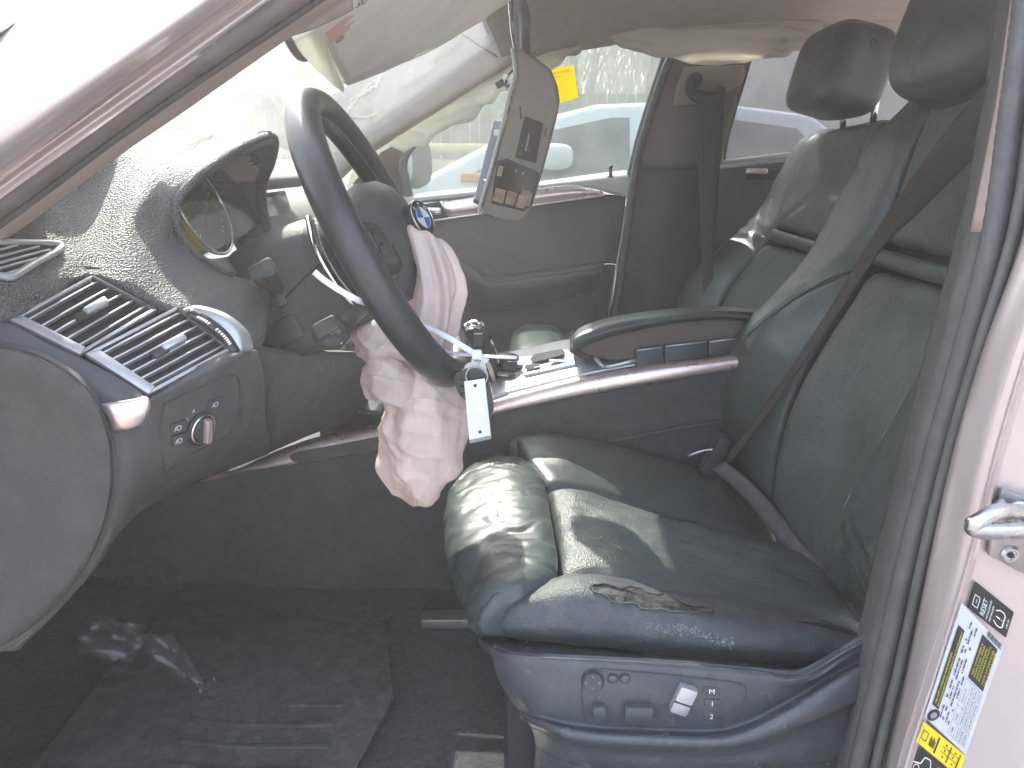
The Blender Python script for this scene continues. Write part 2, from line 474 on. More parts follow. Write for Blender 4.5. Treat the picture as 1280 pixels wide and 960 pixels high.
def fbm(p, sc, oct=3):
    return noise.fractal(Vector(p) * sc, 1.0, 2.0, oct)
def text_geo(s, size=1.0):
    cu = bpy.data.curves.new('t', 'FONT'); cu.body = s; cu.size = size; cu.resolution_u = 2
    ob = bpy.data.objects.new('t', cu)
    me = bpy.data.meshes.new_from_object(ob)
    V = [v.co.copy() for v in me.vertices]; F = [tuple(p.vertices) for p in me.polygons]
    bpy.data.objects.remove(ob); bpy.data.curves.remove(cu); bpy.data.meshes.remove(me)
    return V, F
class Print:
    """flat print collected into one mesh; items placed in a frame (origin, unit u, unit v, normal)"""
    def __init__(s, O, u, v, n): s.O, s.u, s.v, s.n = O, u, v, n; s.V, s.F = [], []
    def pt(s, a, b, h=0): return s.O + s.u * a + s.v * b + s.n * h
    def text(s, st, a, b, size, fit=None, rot=0.0):
        V, F = text_geo(st, size)
        if not V: return
        x1 = max(v.x for v in V); k = (fit / x1) if fit else 1.0
        o = len(s.V); c, q = math.cos(rot), math.sin(rot)
        for v in V:
            x, y = v.x * k, v.y
            s.V.append(s.pt(a + x * c - y * q, b + x * q + y * c))
        s.F += [tuple(o + i for i in f) for f in F]
    def rect(s, a0, b0, a1, b1):
        o = len(s.V); s.V += [s.pt(a0, b0), s.pt(a1, b0), s.pt(a1, b1), s.pt(a0, b1)]; s.F.append((o, o + 1, o + 2, o + 3))
    def poly(s, pts):
        o = len(s.V); s.V += [s.pt(a, b) for a, b in pts]; s.F.append(tuple(range(o, o + len(pts))))
    def line(s, pts, wd):
        for (a, b), (c, d) in zip(pts[:-1], pts[1:]):
            L = math.hypot(c - a, d - b) or 1e-9; x, y = -(d - b) / L * wd / 2, (c - a) / L * wd / 2
            s.poly([(a + x, b + y), (c + x, d + y), (c - x, d - y), (a - x, b - y)])
    def ring(s, a, b, r, wd, n=28):
        s.line([(a + r * math.cos(2 * math.pi * i / n), b + r * math.sin(2 * math.pi * i / n)) for i in range(n + 1)], wd)
    def build(s, name, m, parent, label=None):
        return mk(name, s.V, s.F, m, parent, False, None, label)

# ================================================================== SETTING
def sheet(name, x0, x1, y0, y1, z, m, nx=30, ny=30, amp=0.0, sc=0.5, label=None):
    V, F = [], []
    for i in range(nx + 1):
        for j in range(ny + 1):
            x, y = x0 + (x1 - x0) * i / nx, y0 + (y1 - y0) * j / ny
            zz = z(x, y) if callable(z) else z
            V.append((x, y, zz + amp * noise.noise(Vector((x * sc, y * sc, 0)))))
    for i in range(nx):
        for j in range(ny):
            a = i * (ny + 1) + j
            F.append((a, a + ny + 1, a + ny + 2, a + 1))
    return mk(name, V, F, m)
def ground_z(x, y):
    t = min(1, max(0, (y - 6.6) / 2.2)); return 1.30 * t * t * (3 - 2 * t)
tag(sheet('ground', -18, 18, -12, 30, lambda x, y: ground_z(x, y), 'gravel_ground', 40, 84, 0.0), kind='structure')
tag(sheet('grass_bank', -17.5, 17.5, 6.4, 29.5, lambda x, y: ground_z(x, y) + 0.03, 'bank_grass', 120, 90, 0.05, 2.0), kind='structure')

# ================================================================== CAR BODY
body = thing('open_car', 'silver car body seen through its open driver doorway: pillars, roof lining, windshield and floor', 'car', (0.2, 1.37, 0.45))

# ---- near A-pillar, as a bundle of lines measured in the photograph, leaning inward toward the roof
def aline(a, b, Y0, Y1, n=7, lo=-0.75, hi=1.75):
    (x0, y0), (x1, y1) = a, b
    res = []
    for i in range(n):
        t = lo + (hi - lo) * i / (n - 1)
        res.append(U(x0 + (x1 - x0) * t, y0 + (y1 - y0) * t, Y0 + (Y1 - Y0) * t))
    return res
patch('a_pillar_panel', [
    aline((-90, 30), (0, -40), .600, .660), aline((-20, 53), (70, -10), .572, .628), aline((0, 107), (140, 0), .535, .585),
    aline((0, 128), (172, 0), .522, .570), aline((0, 148), (205, 0), .515, .560),
    aline((0, 168), (238, 0), .513, .556), aline((0, 190), (264, 0), .517, .560), aline((0, 212), (292, 0), .535, .580)],
    'silver_paint', body, (60, 30), thick=.01)
patch('a_pillar_seam', [aline((0, 37), (55, 0), .5795, .633), aline((0, 42), (62, 0), .576, .629)], 'rubber_dark', body, (4, 30), thick=.004)
patch('a_pillar_flange', [
    aline((0, 209), (288, 0), .538, .585), aline((0, 222), (305, 0), .560, .606), aline((0, 236), (330, 0), .556, .602),
    aline((0, 248), (345, 0), .566, .612)], 'silver_paint', body, (24, 30), thick=.008)
seal_path = [U(-150, 364, .545), U(-60, 297, .562), U(30, 232, .580), U(125, 161, .594), U(230, 87, .604), U(345, 10, .614), U(480, -82, .632)]
sweep('door_seal', seal_path, circ(.0090, 14), 'seal_taupe', body, 50)
sweep('door_seal_lip', [p + Vector((.004, .008, -.008)) for p in seal_path], rect(.005, .006, .002), 'rubber_dark', body, 50)
patch('a_pillar_trim', [
    [(-200, 430, .575), (-60, 322, .588), (0, 276, .598), (60, 230, .607), (130, 178, .618), (230, 112, .632), (330, 45, .646), (430, -20, .66)],
    [(-200, 452, .600), (-60, 340, .612), (0, 293, .624), (55, 252, .634), (150, 182, .648), (235, 122, .664), (345, 50, .680), (445, -15, .70)],
    [(-200, 460, .640), (-60, 353, .652), (0, 306, .664), (50, 269, .674), (152, 193, .690), (238, 134, .706), (352, 54, .724), (455, -15, .745)],
    [(-200, 452, .690), (-60, 342, .700), (0, 297, .712), (50, 260, .722), (152, 183, .738), (238, 124, .754), (352, 46, .772), (455, -20, .79)]],
    'beige_trim', body, (20, 60), thick=.006)

# ---- windshield
wz = []
for i in range(6):
    t = i / 5
    row = []
    for j in range(7):
        s = j / 6; y = .60 + 1.52 * s
        bow = 1 - (2 * s - 1) ** 2
        row.append(Vector((-.80 + .80 * t - .10 * bow * (1 - .5 * t), y, 1.06 + .52 * t + .01 * bow)))
    wz.append(row)
patch('windshield', wz, 'windshield_glass', body, (16, 24), thick=.005, out=(-1, 0, 1))

# ---- roof, lining and header
hl = []
for i in range(7):
    t = i / 6; x = -.02 + 1.9 * t
    row = []
    for j in range(9):
        s = j / 8; y = .66 + 1.31 * s
        e = abs(2 * s - 1)
        row.append(Vector((x - .05 * (1 - e * e) * (1 - t), y, 1.575 + .085 * math.sin(min(1, t * 2.2) * 1.5708) - .05 * max(0, t - .5) - .045 * e ** 4 + .02 * (1 - e))))
    hl.append(row)
patch('headliner', hl, 'beige_fabric', body, (30, 40), thick=.012, out=(0, 0, -1), disp=lambda p, u, v: .004 * fbm(p, 4))
def edge_z(x):
    t = (x + .02) / 1.9; return 1.575 + .085 * math.sin(min(1, t * 2.2) * 1.5708) - .05 * max(0, t - .5) - .045
patch('roof_rail_trim', [[Vector((x, y, edge_z(x) + dz)) for x in (.56, .7, .85, 1.0, 1.4, 1.88)] for y, dz in ((1.95, .006), (1.985, -.012), (2.01, -.05))], 'beige_fabric', body, (8, 20), thick=.01)
rp_ = [[p + Vector((-.03, (p.y - 1.37) * .06, .055 - .01 * abs(p.y - 1.37))) for p in r] for r in hl]
patch('roof_panel', rp_, 'silver_paint', body, (20, 24), thick=.004, out=(0, 0, 1))

# ---- far A-pillar lining with a torn skin
fa = patch('a_pillar_trim', [
    [(335, 178, 2.04), (400, 132, 2.03), (432, 108, 2.02), (500, 72, 2.0), (578, 30, 1.97), (640, -2, 1.94), (760, -50, 1.9)],
    [(385, 200, 2.03), (420, 170, 2.02), (455, 142, 2.0), (520, 104, 1.98), (596, 58, 1.95), (650, 28, 1.92), (770, -10, 1.88)],
    [(410, 225, 2.03), (435, 203, 2.02), (468, 178, 2.0), (540, 136, 1.98), (612, 92, 1.95), (665, 62, 1.92), (780, 25, 1.88)],
    [(415, 236, 2.07), (440, 212, 2.06), (474, 186, 2.04), (545, 141, 2.02), (616, 96, 1.99), (668, 66, 1.96), (785, 30, 1.92)]],
    'beige_trim', body, (24, 50), thick=.006)
fab = bvh_of(fa)
def on_line(name, bvh, pts, r, m, parent, n=30, lift=.0015, label=None, jitter=0.0, e=1.0, seg=6):
    P = []
    Q = spline(np.array([(a, b, 0) for a, b in pts], float), n)
    rnd = random.Random(len(pts) * 31 + n)
    for a, b, _ in Q:
        p, nn = hit(bvh, a + rnd.uniform(-jitter, jitter), b + rnd.uniform(-jitter, jitter), lift)
        if p is not None: P.append(p)
    if len(P) < 2: return None
    return sweep(name, P, circ(r, seg, e), m, parent, len(P), False, (0.1, -0.7, 0.7), label, None, False)
on_line('trim_seam', fab, [(573, 40), (592, 52), (622, 71)], .0018, 'rubber', body, 16)
on_line('torn_skin', fab, [(476, 98), (470, 108), (455, 118), (440, 132), (432, 142), (428, 152)], .0045, 'torn_foam_light', body, 34, .0, None, 2.4)
on_line('torn_skin', fab, [(430, 150), (442, 146), (455, 147), (470, 144)], .0030, 'torn_foam_light', body, 20, .0, None, 1.4)
on_line('torn_skin', fab, [(474, 100), (462, 106), (446, 120), (436, 128)], .0030, 'torn_foam_light', body, 24, .0, None, 2.0)

# ---- far roof rail and far B-pillar
patch('b_pillar_trim', [
    [(846, 60, 1.97), (880, 60, 1.95), (940, 60, 1.96)],
    [(838, 82, 1.985), (875, 82, 1.965), (936, 80, 1.975)],
    [(812, 145, 2.02), (860, 145, 1.995), (918, 140, 2.01)],
    [(795, 213, 2.05), (850, 211, 2.02), (900, 208, 2.04)]], 'brown_trim', body, (20, 16), thick=.01, label='beige upper cover of the far door pillar')
patch('b_pillar_lower_trim', [
    [(796, 213, 2.045), (850, 211, 2.015), (900, 208, 2.035)],
    [(788, 260, 2.06), (840, 260, 2.0), (898, 258, 2.05)],
    [(777, 340, 2.07), (830, 345, 2.0), (893, 345, 2.06)],
    [(765, 430, 2.07), (820, 430, 2.0), (890, 430, 2.06)],
    [(750, 560, 2.07), (805, 560, 2.0), (885, 560, 2.06)]], 'pillar_dark', body, (24, 16), thick=.01)
sweep('door_seal', [(842, 66, 1.985), (830, 92, 1.995), (812, 145, 2.02), (797, 200, 2.045), (787, 260, 2.06), (775, 345, 2.07), (762, 430, 2.07)],
      circ(.011, 10), 'rubber', body, 30)
patch('belt_cover', [[(856, 84, 1.955), (890, 82, 1.948), (932, 82, 1.955)], [(846, 108, 1.965), (885, 106, 1.957), (926, 106, 1.965)], [(842, 134, 1.985), (875, 132, 1.977), (880, 131, 1.977)]],
      'console_beige', body, (14, 14), roll=.004, rw=.02, thick=.008)

# ---- near B-pillar: lining, ribbed seal, painted jamb
PYS = [-160, -60, 60, 150, 290, 440, 560, 690, 830, 960, 1080, 1300]
def bl(pxs, Y, dY=0.0):
    return [U(x, y, Y + dY * max(0, (300 - y)) / 460) for x, y in zip(pxs, PYS)]
c0 = [1282, 1270, 1254, 1240, 1212, 1172, 1143, 1110, 1080, 1050, 1025, 975]
c1 = [1293, 1281, 1267, 1254, 1234, 1196, 1162, 1129, 1097, 1066, 1040, 990]
c2 = [1310, 1297, 1284, 1272, 1252, 1214, 1180, 1145, 1112, 1080, 1054, 1004]
c3 = [1352, 1338, 1320, 1306, 1280, 1228, 1193, 1164, 1136, 1107, 1082, 1030]
c35 = [1390, 1372, 1350, 1336, 1308, 1256, 1220, 1189, 1153, 1119, 1093, 1040]
c4 = [1440, 1414, 1384, 1366, 1335, 1283, 1247, 1214, 1173, 1132, 1104, 1050]
c5 = [1470, 1442, 1410, 1392, 1361, 1309, 1272, 1238, 1196, 1155, 1127, 1072]
c6 = [1600, 1570, 1540, 1520, 1480, 1425, 1385, 1350, 1305, 1262, 1232, 1170]
patch('b_pillar_lining', [bl([a - 16 for a in c0], .74, .05), bl(c0, .675, .04), bl(c1, .655, .04)], 'rubber', body, (14, 50), thick=.008)
li = bl(c0, .672, .04); lj = bl(c1, .652, .04)
patch('b_pillar_upper_strip', [li[:5], [(a + b) / 2 + Vector((-.001, -.004, 0)) for a, b in zip(li[:5], lj[:5])], lj[:5]], 'beige_trim', body, (8, 24), thick=.006, label='pale strip of lining up the near door pillar')
rib = []
sp = [Vector(v) for v in spline([tuple((a + b) / 2) for a, b in zip(bl(c1, .652, .04), bl(c2, .640, .04))], 220)]
V, F = [], []
T_ = frames(np.array([tuple(p) for p in sp]), False)
for i, p in enumerate(sp):
    s_ = Vector(T_[i]).cross(Vector((0, -1, 0))).normalized(); o_ = s_.cross(Vector(T_[i])).normalized()
    r_ = .0095 + .00035 * math.sin(i * 2.2)
    for k in range(10):
        a = 2 * math.pi * k / 10; V.append(p + s_ * (r_ * math.cos(a)) + o_ * (r_ * math.sin(a)))
for i in range(len(sp) - 1):
    for k in range(10): F.append((i * 10 + k, i * 10 + (k + 1) % 10, (i + 1) * 10 + (k + 1) % 10, (i + 1) * 10 + k))
o_ = mk('ribbed_seal', V, F, 'rubber', body); fix_normals(o_.data)
patch('seal_carrier', [bl(c2, .645, .04), bl([(a + b) / 2 for a, b in zip(c2, c3)], .630, .04), bl(c3, .622, .04), bl([a + 8 for a in c3], .63, .04)], 'rubber_dark', body, (12, 50), thick=.006)
sweep('seal_bead', [(a * .45 + b * .55) for a, b in zip(bl(c2, .638, .04), bl(c3, .612, .04))], circ(.0045, 8), 'rubber', body, 60)
patch('b_pillar_panel', [bl([a - 1 for a in c3], .622, .04), bl([a + 3 for a in c3], .600, .04), bl(c35, .578, .04), bl([a - 4 for a in c4], .566, .04), bl([a + 1 for a in c4], .5645, .04), bl([a + 6 for a in c4], .5755, .04), bl(c5, .5775, .04), bl(c6, .575, .04),
       bl([a + 60 for a in c6], .56, .04)], 'silver_paint', body, (80, 60), thick=.008)
JB = bvh_of(bpy.data.objects['b_pillar_panel'])
# striker: plate, two star screws and the bent bar
pl = [hit(JB, *q, .002)[0] for q in ((1247, 607), (1300, 628), (1292, 722), (1231, 690), (1238, 640))]
jn = hit(JB, 1265, 660)[1]
prism('striker_plate', pl, jn * .004, 'steel_plate', body, .001)
for q in ((1266, 633), (1256, 688)):
    p, nn = hit(JB, *q, .006)
    sc = lathe('striker_screw', [(.0078, 0), (.0078, .0015), (.0062, .0032), (.0050, .0032), (.0042, .0022), (.0010, .0020)], p, nn, 'steel', body, 20)
    pr = Print(p + nn * .0034, *[axes(nn)[i] for i in (0, 1, 2)])
    pr.poly([(( .0034 if i % 2 else .0020) * math.cos(math.pi * i / 6), (.0034 if i % 2 else .0020) * math.sin(math.pi * i / 6)) for i in range(12)])
    pr.build('screw_socket', 'dark_void', sc)
q1, _ = hit(JB, 1320, 636, 0); q2, _ = hit(JB, 1318, 672, 0)
tube('striker_bar', [q1 + jn * .006, U(1272, 640, .545), U(1245, 640, .522), U(1222, 652, .512), U(1216, 657, .512), U(1224, 663, .512), U(1250, 664, .518), U(1285, 664, .535), q2 + jn * .006],
     .0056, 'steel', body, 50, seg=12, e=1.15)
tube('striker_guide', [hit(JB, 1242, 622, .004)[0], hit(JB, 1256, 642, .010)[0], hit(JB, 1285, 655, .012)[0], hit(JB, 1320, 664, .008)[0]], .0048, 'steel_plate', body, 20, seg=10)

# ---- floor, tunnel wall, footwell front, sill
fl = patch('carpet', [[Vector((x, y, .50 + .05 * max(0, (-.35 - x) / .5) ** 2 + (.02 if y > 1.15 else 0))) for y in (.56, .75, .95, 1.1, 1.22, 1.34)] for x in (-1.0, -.7, -.45, -.25, 0, .3, .7, 1.2)],
      'carpet', body, (60, 40), thick=.01, out=(0, 0, 1), disp=lambda p, u, v: .006 * fbm(p, 9))
patch('carpet', [[Vector((x, y, .50)) for y in (1.45, 1.6, 1.9, 2.12)] for x in (-.95, -.4, .2, 1.2)], 'carpet', body, (20, 20), thick=.01, out=(0, 0, 1))
patch('firewall_carpet', [[Vector((-.62 - .33 * t, y, 1.05 - .55 * t)) for y in (.5, .8, 1.27, 1.7, 2.12)] for t in (0, .3, .6, 1)], 'carpet', body, (24, 24), thick=.02, out=(1, 0, 0), disp=lambda p, u, v: .01 * fbm(p, 6))
patch('kick_panel', [[Vector((x, .575, z)) for x in (-1.2, -.9, -.7, -.56)] for z in (1.02, .8, .62, .48)], 'charcoal_trim', body, (10, 10), thick=.01, out=(0, 1, 0))
patch('tunnel_carpet', [[Vector((x, 1.27 + .02 * k, .49 + .15 * k)) for x in (-1.05, -.85, -.7, -.62)] for k in range(4)], 'carpet', body, (10, 12), thick=.01, out=(0, -1, 0))
patch('hood', [[Vector((x, 1.37 + (y - 1.37) * k, z - .10 * abs((y - 1.37) / .87) ** 3)) for y in (.50, .70, 1.0, 1.37, 1.74, 2.04, 2.24)] for x, z, k in ((-2.25, .84, .86), (-2.0, .96, .93), (-1.5, 1.05, .98), (-1.05, 1.09, 1.0), (-.90, 1.09, 1.0))], 'silver_paint', body, (24, 30), thick=.01, out=(0, 0, 1))
patch('fender', [[Vector((x, y, z)) for x in (-2.2, -1.8, -1.3, -.9, -.62)] for y, z in ((.52, 1.02), (.47, .95), (.44, .80), (.45, .60), (.50, .42))], 'silver_paint', body, (16, 20), thick=.01, out=(0, -1, 0))
box('sill', Vector((.25, .52, .47)), (2.6, .10, .10), 'silver_paint', body, .02)

# ================================================================== DASHBOARD
dash = thing('dashboard', 'dark grey soft dashboard with hooded instrument cluster and air vents beside the doorway', 'dashboard', (-.5, 1.3, .9))
PADR = [
 [(-260, 350, .60), (-120, 300, .60), (20, 252, .70), (110, 203, .80), (170, 176, .88), (230, 164, .97), (290, 165, 1.03), (335, 169, 1.06)],
 [(-220, 366, .59), (-90, 318, .59), (30, 275, .69), (110, 235, .785), (175, 200, .845), (228, 181, .90), (268, 176, .97), (300, 183, .955)],
 [(-190, 380, .585), (-70, 335, .585), (38, 298, .68), (112, 262, .765), (170, 228, .81), (212, 206, .848), (243, 200, .868), (262, 207, .865)],
 [(-150, 398, .585), (-45, 355, .585), (45, 322, .665), (112, 290, .74), (165, 258, .778), (200, 237, .815), (225, 229, .828), (236, 231, .83)],
 [(-120, 412, .587), (-25, 372, .59), (52, 342, .650), (112, 315, .715), (160, 292, .748), (192, 275, .79), (211, 263, .808), (219, 260, .815)],
 [(-90, 425, .60), (-8, 387, .60), (57, 360, .643), (112, 333, .700), (165, 328, .722), (198, 315, .762), (218, 303, .805), (226, 295, .812)],
 [(-60, 437, .61), (10, 399, .61), (60, 372, .645), (112, 343, .690), (180, 365, .705), (215, 352, .742), (238, 335, .79), (250, 322, .825)],
 [(-50, 445, .615), (15, 405, .615), (65, 378, .650), (115, 350, .695), (197, 386, .705), (240, 381, .725), (275, 368, .785), (289, 344, .86)],
 [(-40, 455, .63), (20, 415, .63), (70, 390, .660), (118, 360, .705), (205, 392, .715), (262, 395, .735), (326, 432, .775), (338, 354, .90)]]
front = []
for p in PADR[0]:
    v = PV(p); front.append(Vector((-.78, v.y + (.02 if v.y < .65 else 0), v.z - .07)))
mid = [(PV(p) * .5 + f * .5) + Vector((0, 0, -.02)) for p, f in zip(PADR[0], front)]
near0 = [PV(p) + (m_ - PV(p)) * .13 + Vector((0, 0, .001)) for p, m_ in zip(PADR[0], mid)]
pad = patch('upper_pad', [front, mid, near0] + PADR, 'dash_soft', dash, (90, 80), thick=.012)
PADB = bvh_of(pad)
LIP_N = [(289, 344, .86), (250, 322, .825), (226, 295, .812), (219, 260, .815), (236, 231, .83), (262, 207, .865), (300, 183, .955), (335, 169, 1.06)]
LIP_F = [(345, 177, 1.105), (340, 205, 1.16), (331, 228, 1.19), (330, 255, 1.20), (336, 280, 1.20), (344, 298, 1.19)]
lipf = [PV(p) for p in LIP_N[-2:] + LIP_F]
patch('cluster_hood', [[Vector((-.78, p.y + .014 * i, p.z - .08)) for i, p in enumerate(lipf)], [p + Vector((-.22, .010 * i - .01, (-.045, -.028, -.012, -.012, -.012, -.014, -.016, -.016)[i])) for i, p in enumerate(lipf)], [p + Vector((-.03, .003 * i - .003, -.006 if i < 2 else 0)) for i, p in enumerate(lipf)], lipf],
      'dash_soft', dash, (30, 30), thick=.010, out=(0.2, .6, .4))
lip = [PV(p) for p in LIP_N + LIP_F]
tube('hood_lip', [p for p in lip], .0045, 'dash_soft', dash, 70, seg=10, up=(1, 0, .2))
lc = sum(lip, Vector()) / len(lip)
lin = [[lc + (p - lc) * s_ + Vector((dx_, 0, 0)) for p in lip] for s_, dx_ in ((.99, -.002), (.955, -.025), (.93, -.06), (.90, -.095))]
patch('hood_liner', lin, 'dash_plastic', dash, (16, 50), thick=.004, out=(1, 0, 0))
# far side of the hood liner, sunlight put into its beige colour, three slots
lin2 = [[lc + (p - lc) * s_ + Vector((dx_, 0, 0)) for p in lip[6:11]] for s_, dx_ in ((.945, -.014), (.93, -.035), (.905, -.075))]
lp = patch('lit_liner_panel', lin2, 'beige_trim', dash, (10, 20), thick=.003, out=(1, -.5, -.4), label='underside of the cluster hood, sunlight painted in as a pale tone, with three slots')
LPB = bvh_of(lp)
for (a, b) in (((316, 195), (322, 192)), ((312, 202), (324, 197)), ((315, 206), (325, 201))):
    p, n_ = hit(LPB, *a); q, _ = hit(LPB, *b)
    if p is not None and q is not None: tube('slot', [p, q], .0016, 'dark_void', lp, 3, seg=6)
# cluster face, dials, needles, lens
NC = Vector((.93, -.05, .36)).normalized(); cs, cu_, cn = axes(NC)
cc = lc + Vector((-.098, 0, -.012))
face = [cc + (p - lc) * .97 - Vector((0, 0, 0)) for p in lip]
face = [p - cn * (p - cc).dot(cn) for p in face]
prism('cluster_face', smooth_poly(face, 40), cn * -.01, 'dial_face', dash, 0)
for k, oy in enumerate((-.085, .075)):
    c_ = cc + Vector((0, oy, 0)); c_ = c_ - cn * (c_ - cc).dot(cn) + cn * .004 + cu_ * -.012
    dl = lathe('dial', [(.066, 0), (.064, .006), (.060, .006), (.058, .001), (.002, .001)], c_, cn, 'dial_face', dash, 40)
    torus('dial_ring', c_ + cn * .006, cn, .066, .0028, 'chrome', dl, 56, 8)
    pr = Print(c_ + cn * .0022, cs, cu_, cn)
    for i in range(25):
        a = R(225 - i * 270 / 24); r0 = .050 if i % 3 else .046
        pr.line([(r0 * math.cos(a), r0 * math.sin(a)), (.055 * math.cos(a), .055 * math.sin(a))], .0012)
    pr.build('dial_marks', 'print_white', dl)
    pn = Print(c_ + cn * .006, cs, cu_, cn)
    a = R(222); pn.line([(-.010 * math.cos(a), -.010 * math.sin(a)), (.046 * math.cos(a), .046 * math.sin(a))], .0022)
    pn.build('needle', 'print_red', dl)
    lathe('needle_cap', [(.009, 0), (.009, .007), (.006, .009)], c_ + cn * .003, cn, 'gloss_black', dl, 20)
prism('cluster_lens', smooth_poly([cc + (p - cc - cn * (p - cc).dot(cn)) * .985 + cn * .030 for p in face], 36), cn * .002, 'cluster_lens', dash, 0)
patch('cluster_sill', [[(252, 322, .832), (270, 335, .85), (290, 347, .87)], [(278, 322, .93), (292, 330, .94), (305, 337, .95)], [(330, 308, 1.10), (337, 316, 1.08), (342, 322, 1.05)]], 'dash_plastic', dash, (12, 12), thick=.004)

# small demister vent set into the pad
def at_pad(px, py, lift): 
    p, n_ = hit(PADB, px, py, lift); return p
sv = [at_pad(a, b, .0035) for a, b in ((-40, 308), (0, 306), (40, 307), (66, 308), (75, 311), (70, 318), (40, 334), (12, 349), (-5, 348), (-40, 352))]
fr_ = tube('side_vent_frame', sv, .0032, 'satin_trim', dash, 60, closed=True, seg=8, up=(.3, -.7, .6))
mk('side_vent_shade', [p - Vector((0, 0, .0002)) for p in sv], [tuple(range(len(sv)))], 'dark_void', fr_, False)  # dark sheet painting the shade behind the small slats
for (a, b) in (((-30, 324), (18, 311)), ((-30, 332), (46, 313)), ((-30, 340), (60, 317)), ((-30, 347), (45, 328)), ((-10, 350), (24, 341))):
    p, q = at_pad(*a, .0045), at_pad(*b, .0045)
    tube('side_vent_slat', [p, q], .0012, 'satin_trim', fr_, 3, seg=6)

# main vents: frame, recessed slats, adjuster tab
def vent(name, L, T, Rr, B, slats, label):
    L, T, Rr, B = PV(L), PV(T), PV(Rr), PV(B)
    n_ = (T - L).cross(B - L).normalized()
    if n_.dot(Vector((0, 0, CAM_H)) - L) < 0: n_ = -n_
    def q(a, b, h=0): return (L * (1 - a) + T * a) * (1 - b) + (B * (1 - a) + Rr * a) * b + n_ * h
    root = prism(name, [q(0, 0, -.002), q(1, 0, -.002), q(1, 1, -.002), q(0, 1, -.002)], n_ * -.03, 'black_plastic', dash, .002, label)
    # bezel as four mitred strips
    w0 = .055
    for nm, P4, mm in (('bezel', [(0, 0), (1, 0), (1 - w0, w0), (w0 * 2, w0)], 'satin_trim'), ('bezel', [(0, 0), (w0 * 2, w0), (w0 * 2, 1 - w0), (0, 1)], 'satin_trim'),
                   ('bezel', [(0, 1), (w0 * 2, 1 - w0), (1 - w0, 1 - w0), (1, 1)], 'satin_trim'), ('bezel', [(1, 0), (1, 1), (1 - w0, 1 - w0), (1 - w0, w0)], 'black_plastic')):
        prism(nm, [q(a, b, .0035) for a, b in P4], n_ * -.005, mm, root, .0012)
    prism('vent_throat_shade', [q(.08, .05, -.0012), q(.95, .05, -.0012), q(.95, .95, -.0012), q(.08, .95, -.0012)], n_ * -.0005, 'dark_void', root, 0)  # thin near-black sheet in place of the shade between slats
    for i in range(slats):
        b = (i + .75) / (slats + .5)
        s0, s1 = q(.10, b, .0005), q(.945, b, .0005)
        d_ = (s1 - s0); L_ = d_.length; d_.normalize(); sd = n_.cross(d_)
        mid_ = q(.52, b + .012, .0022)
        bow = [s0, mid_, s1]
        sweep('slat', bow, rect(.0055, .0030, .001), 'gloss_black', root, 12, False, tuple((n_ + sd * .5).normalized()), None, None, True, 30)
        sweep('slat_glint', [p + n_ * .0018 + sd * .0005 for p in bow], rect(.0016, .0012, .0003), 'satin_trim', root, 12, False, tuple(n_))  # bright strip painting the sun glint along each slat
    p = q(.60, .5, .006); d_ = (q(1, .5) - q(0, .5)).normalized()
    box('adjuster_tab', p, (.024, .007, .008), 'satin_trim', root, .002, (d_, n_.cross(d_), n_))
    box('adjuster_foot', q(.44, .52, .003), (.016, .008, .008), 'gloss_black', root, .002, (d_, n_.cross(d_), n_))
    return root, q, n_
v1, q1_, n1_ = vent('air_vent', (12, 402, .612), (115, 346, .686), (196, 389, .696), (100, 446, .617), 5, 'upper of two square dash vents with angled slats')
v2, q2_, n2_ = vent('air_vent', (106, 444, .617), (222, 384, .698), (290, 438, .695), (185, 495, .620), 6, 'lower of two square dash vents, beside the thumbwheel')
# thumbwheel strip and silver cap at the far end of the lower vent
sweep('thumbwheel', [(236, 391, .697), (258, 402, .697), (280, 420, .696), (294, 441, .694)], rect(.010, .008, .002), 'gloss_black', v2, 20, False, tuple(n2_))
TWP = spline([tuple(U(*p)) for p in ((240, 393, .691), (258, 402, .691), (280, 420, .690), (292, 437, .688))], 22)
for i in range(3, 19):
    if i in (9, 10): continue
    box('thumbwheel_mark', Vector(TWP[i]), (.0012, .005, .0012), 'print_white', v2, 0, (n1_.cross(Vector((0, 1, 0))).normalized(), Vector((0, 1, 0)), n1_))
patch('vent_cap', [[(218, 390, .702), (240, 393, .703), (265, 403, .702), (284, 420, .700), (297, 443, .697)],
                   [(226, 385, .708), (248, 384, .709), (278, 393, .711), (300, 413, .710), (309, 441, .707)],
                   [(234, 381, .716), (256, 381, .719), (288, 393, .727), (312, 414, .730), (321, 436, .730)]], 'satin_trim', dash, (14, 30), roll=.003, rw=.008, thick=.008)
# near-edge fascia under the vents, silver wedge, lower dash, end cap
patch('vent_fascia', [[(-70, 420, .606), (-20, 405, .606), (12, 403, .608), (60, 428, .609), (102, 448, .611), (150, 474, .612), (186, 498, .614)],
                      [(-70, 450, .598), (-20, 432, .598), (8, 432, .599), (50, 452, .600), (95, 475, .602), (140, 492, .604), (184, 502, .607)],
                      [(-70, 470, .592), (-20, 448, .592), (5, 450, .594), (45, 470, .596), (85, 490, .598), (125, 508, .600), (182, 508, .606)]], 'black_plastic', dash, (14, 30), thick=.006)
patch('silver_wedge', [[(122, 505, .594), (152, 501, .596), (186, 497, .602), (189, 503, .612)],
                       [(132, 522, .592), (158, 519, .594), (183, 517, .600), (187, 517, .612)],
                       [(138, 541, .594), (160, 539, .596), (176, 535, .603), (181, 535, .614)]], 'silver_trim', dash, (16, 16), roll=.002, rw=.006, thick=.008)
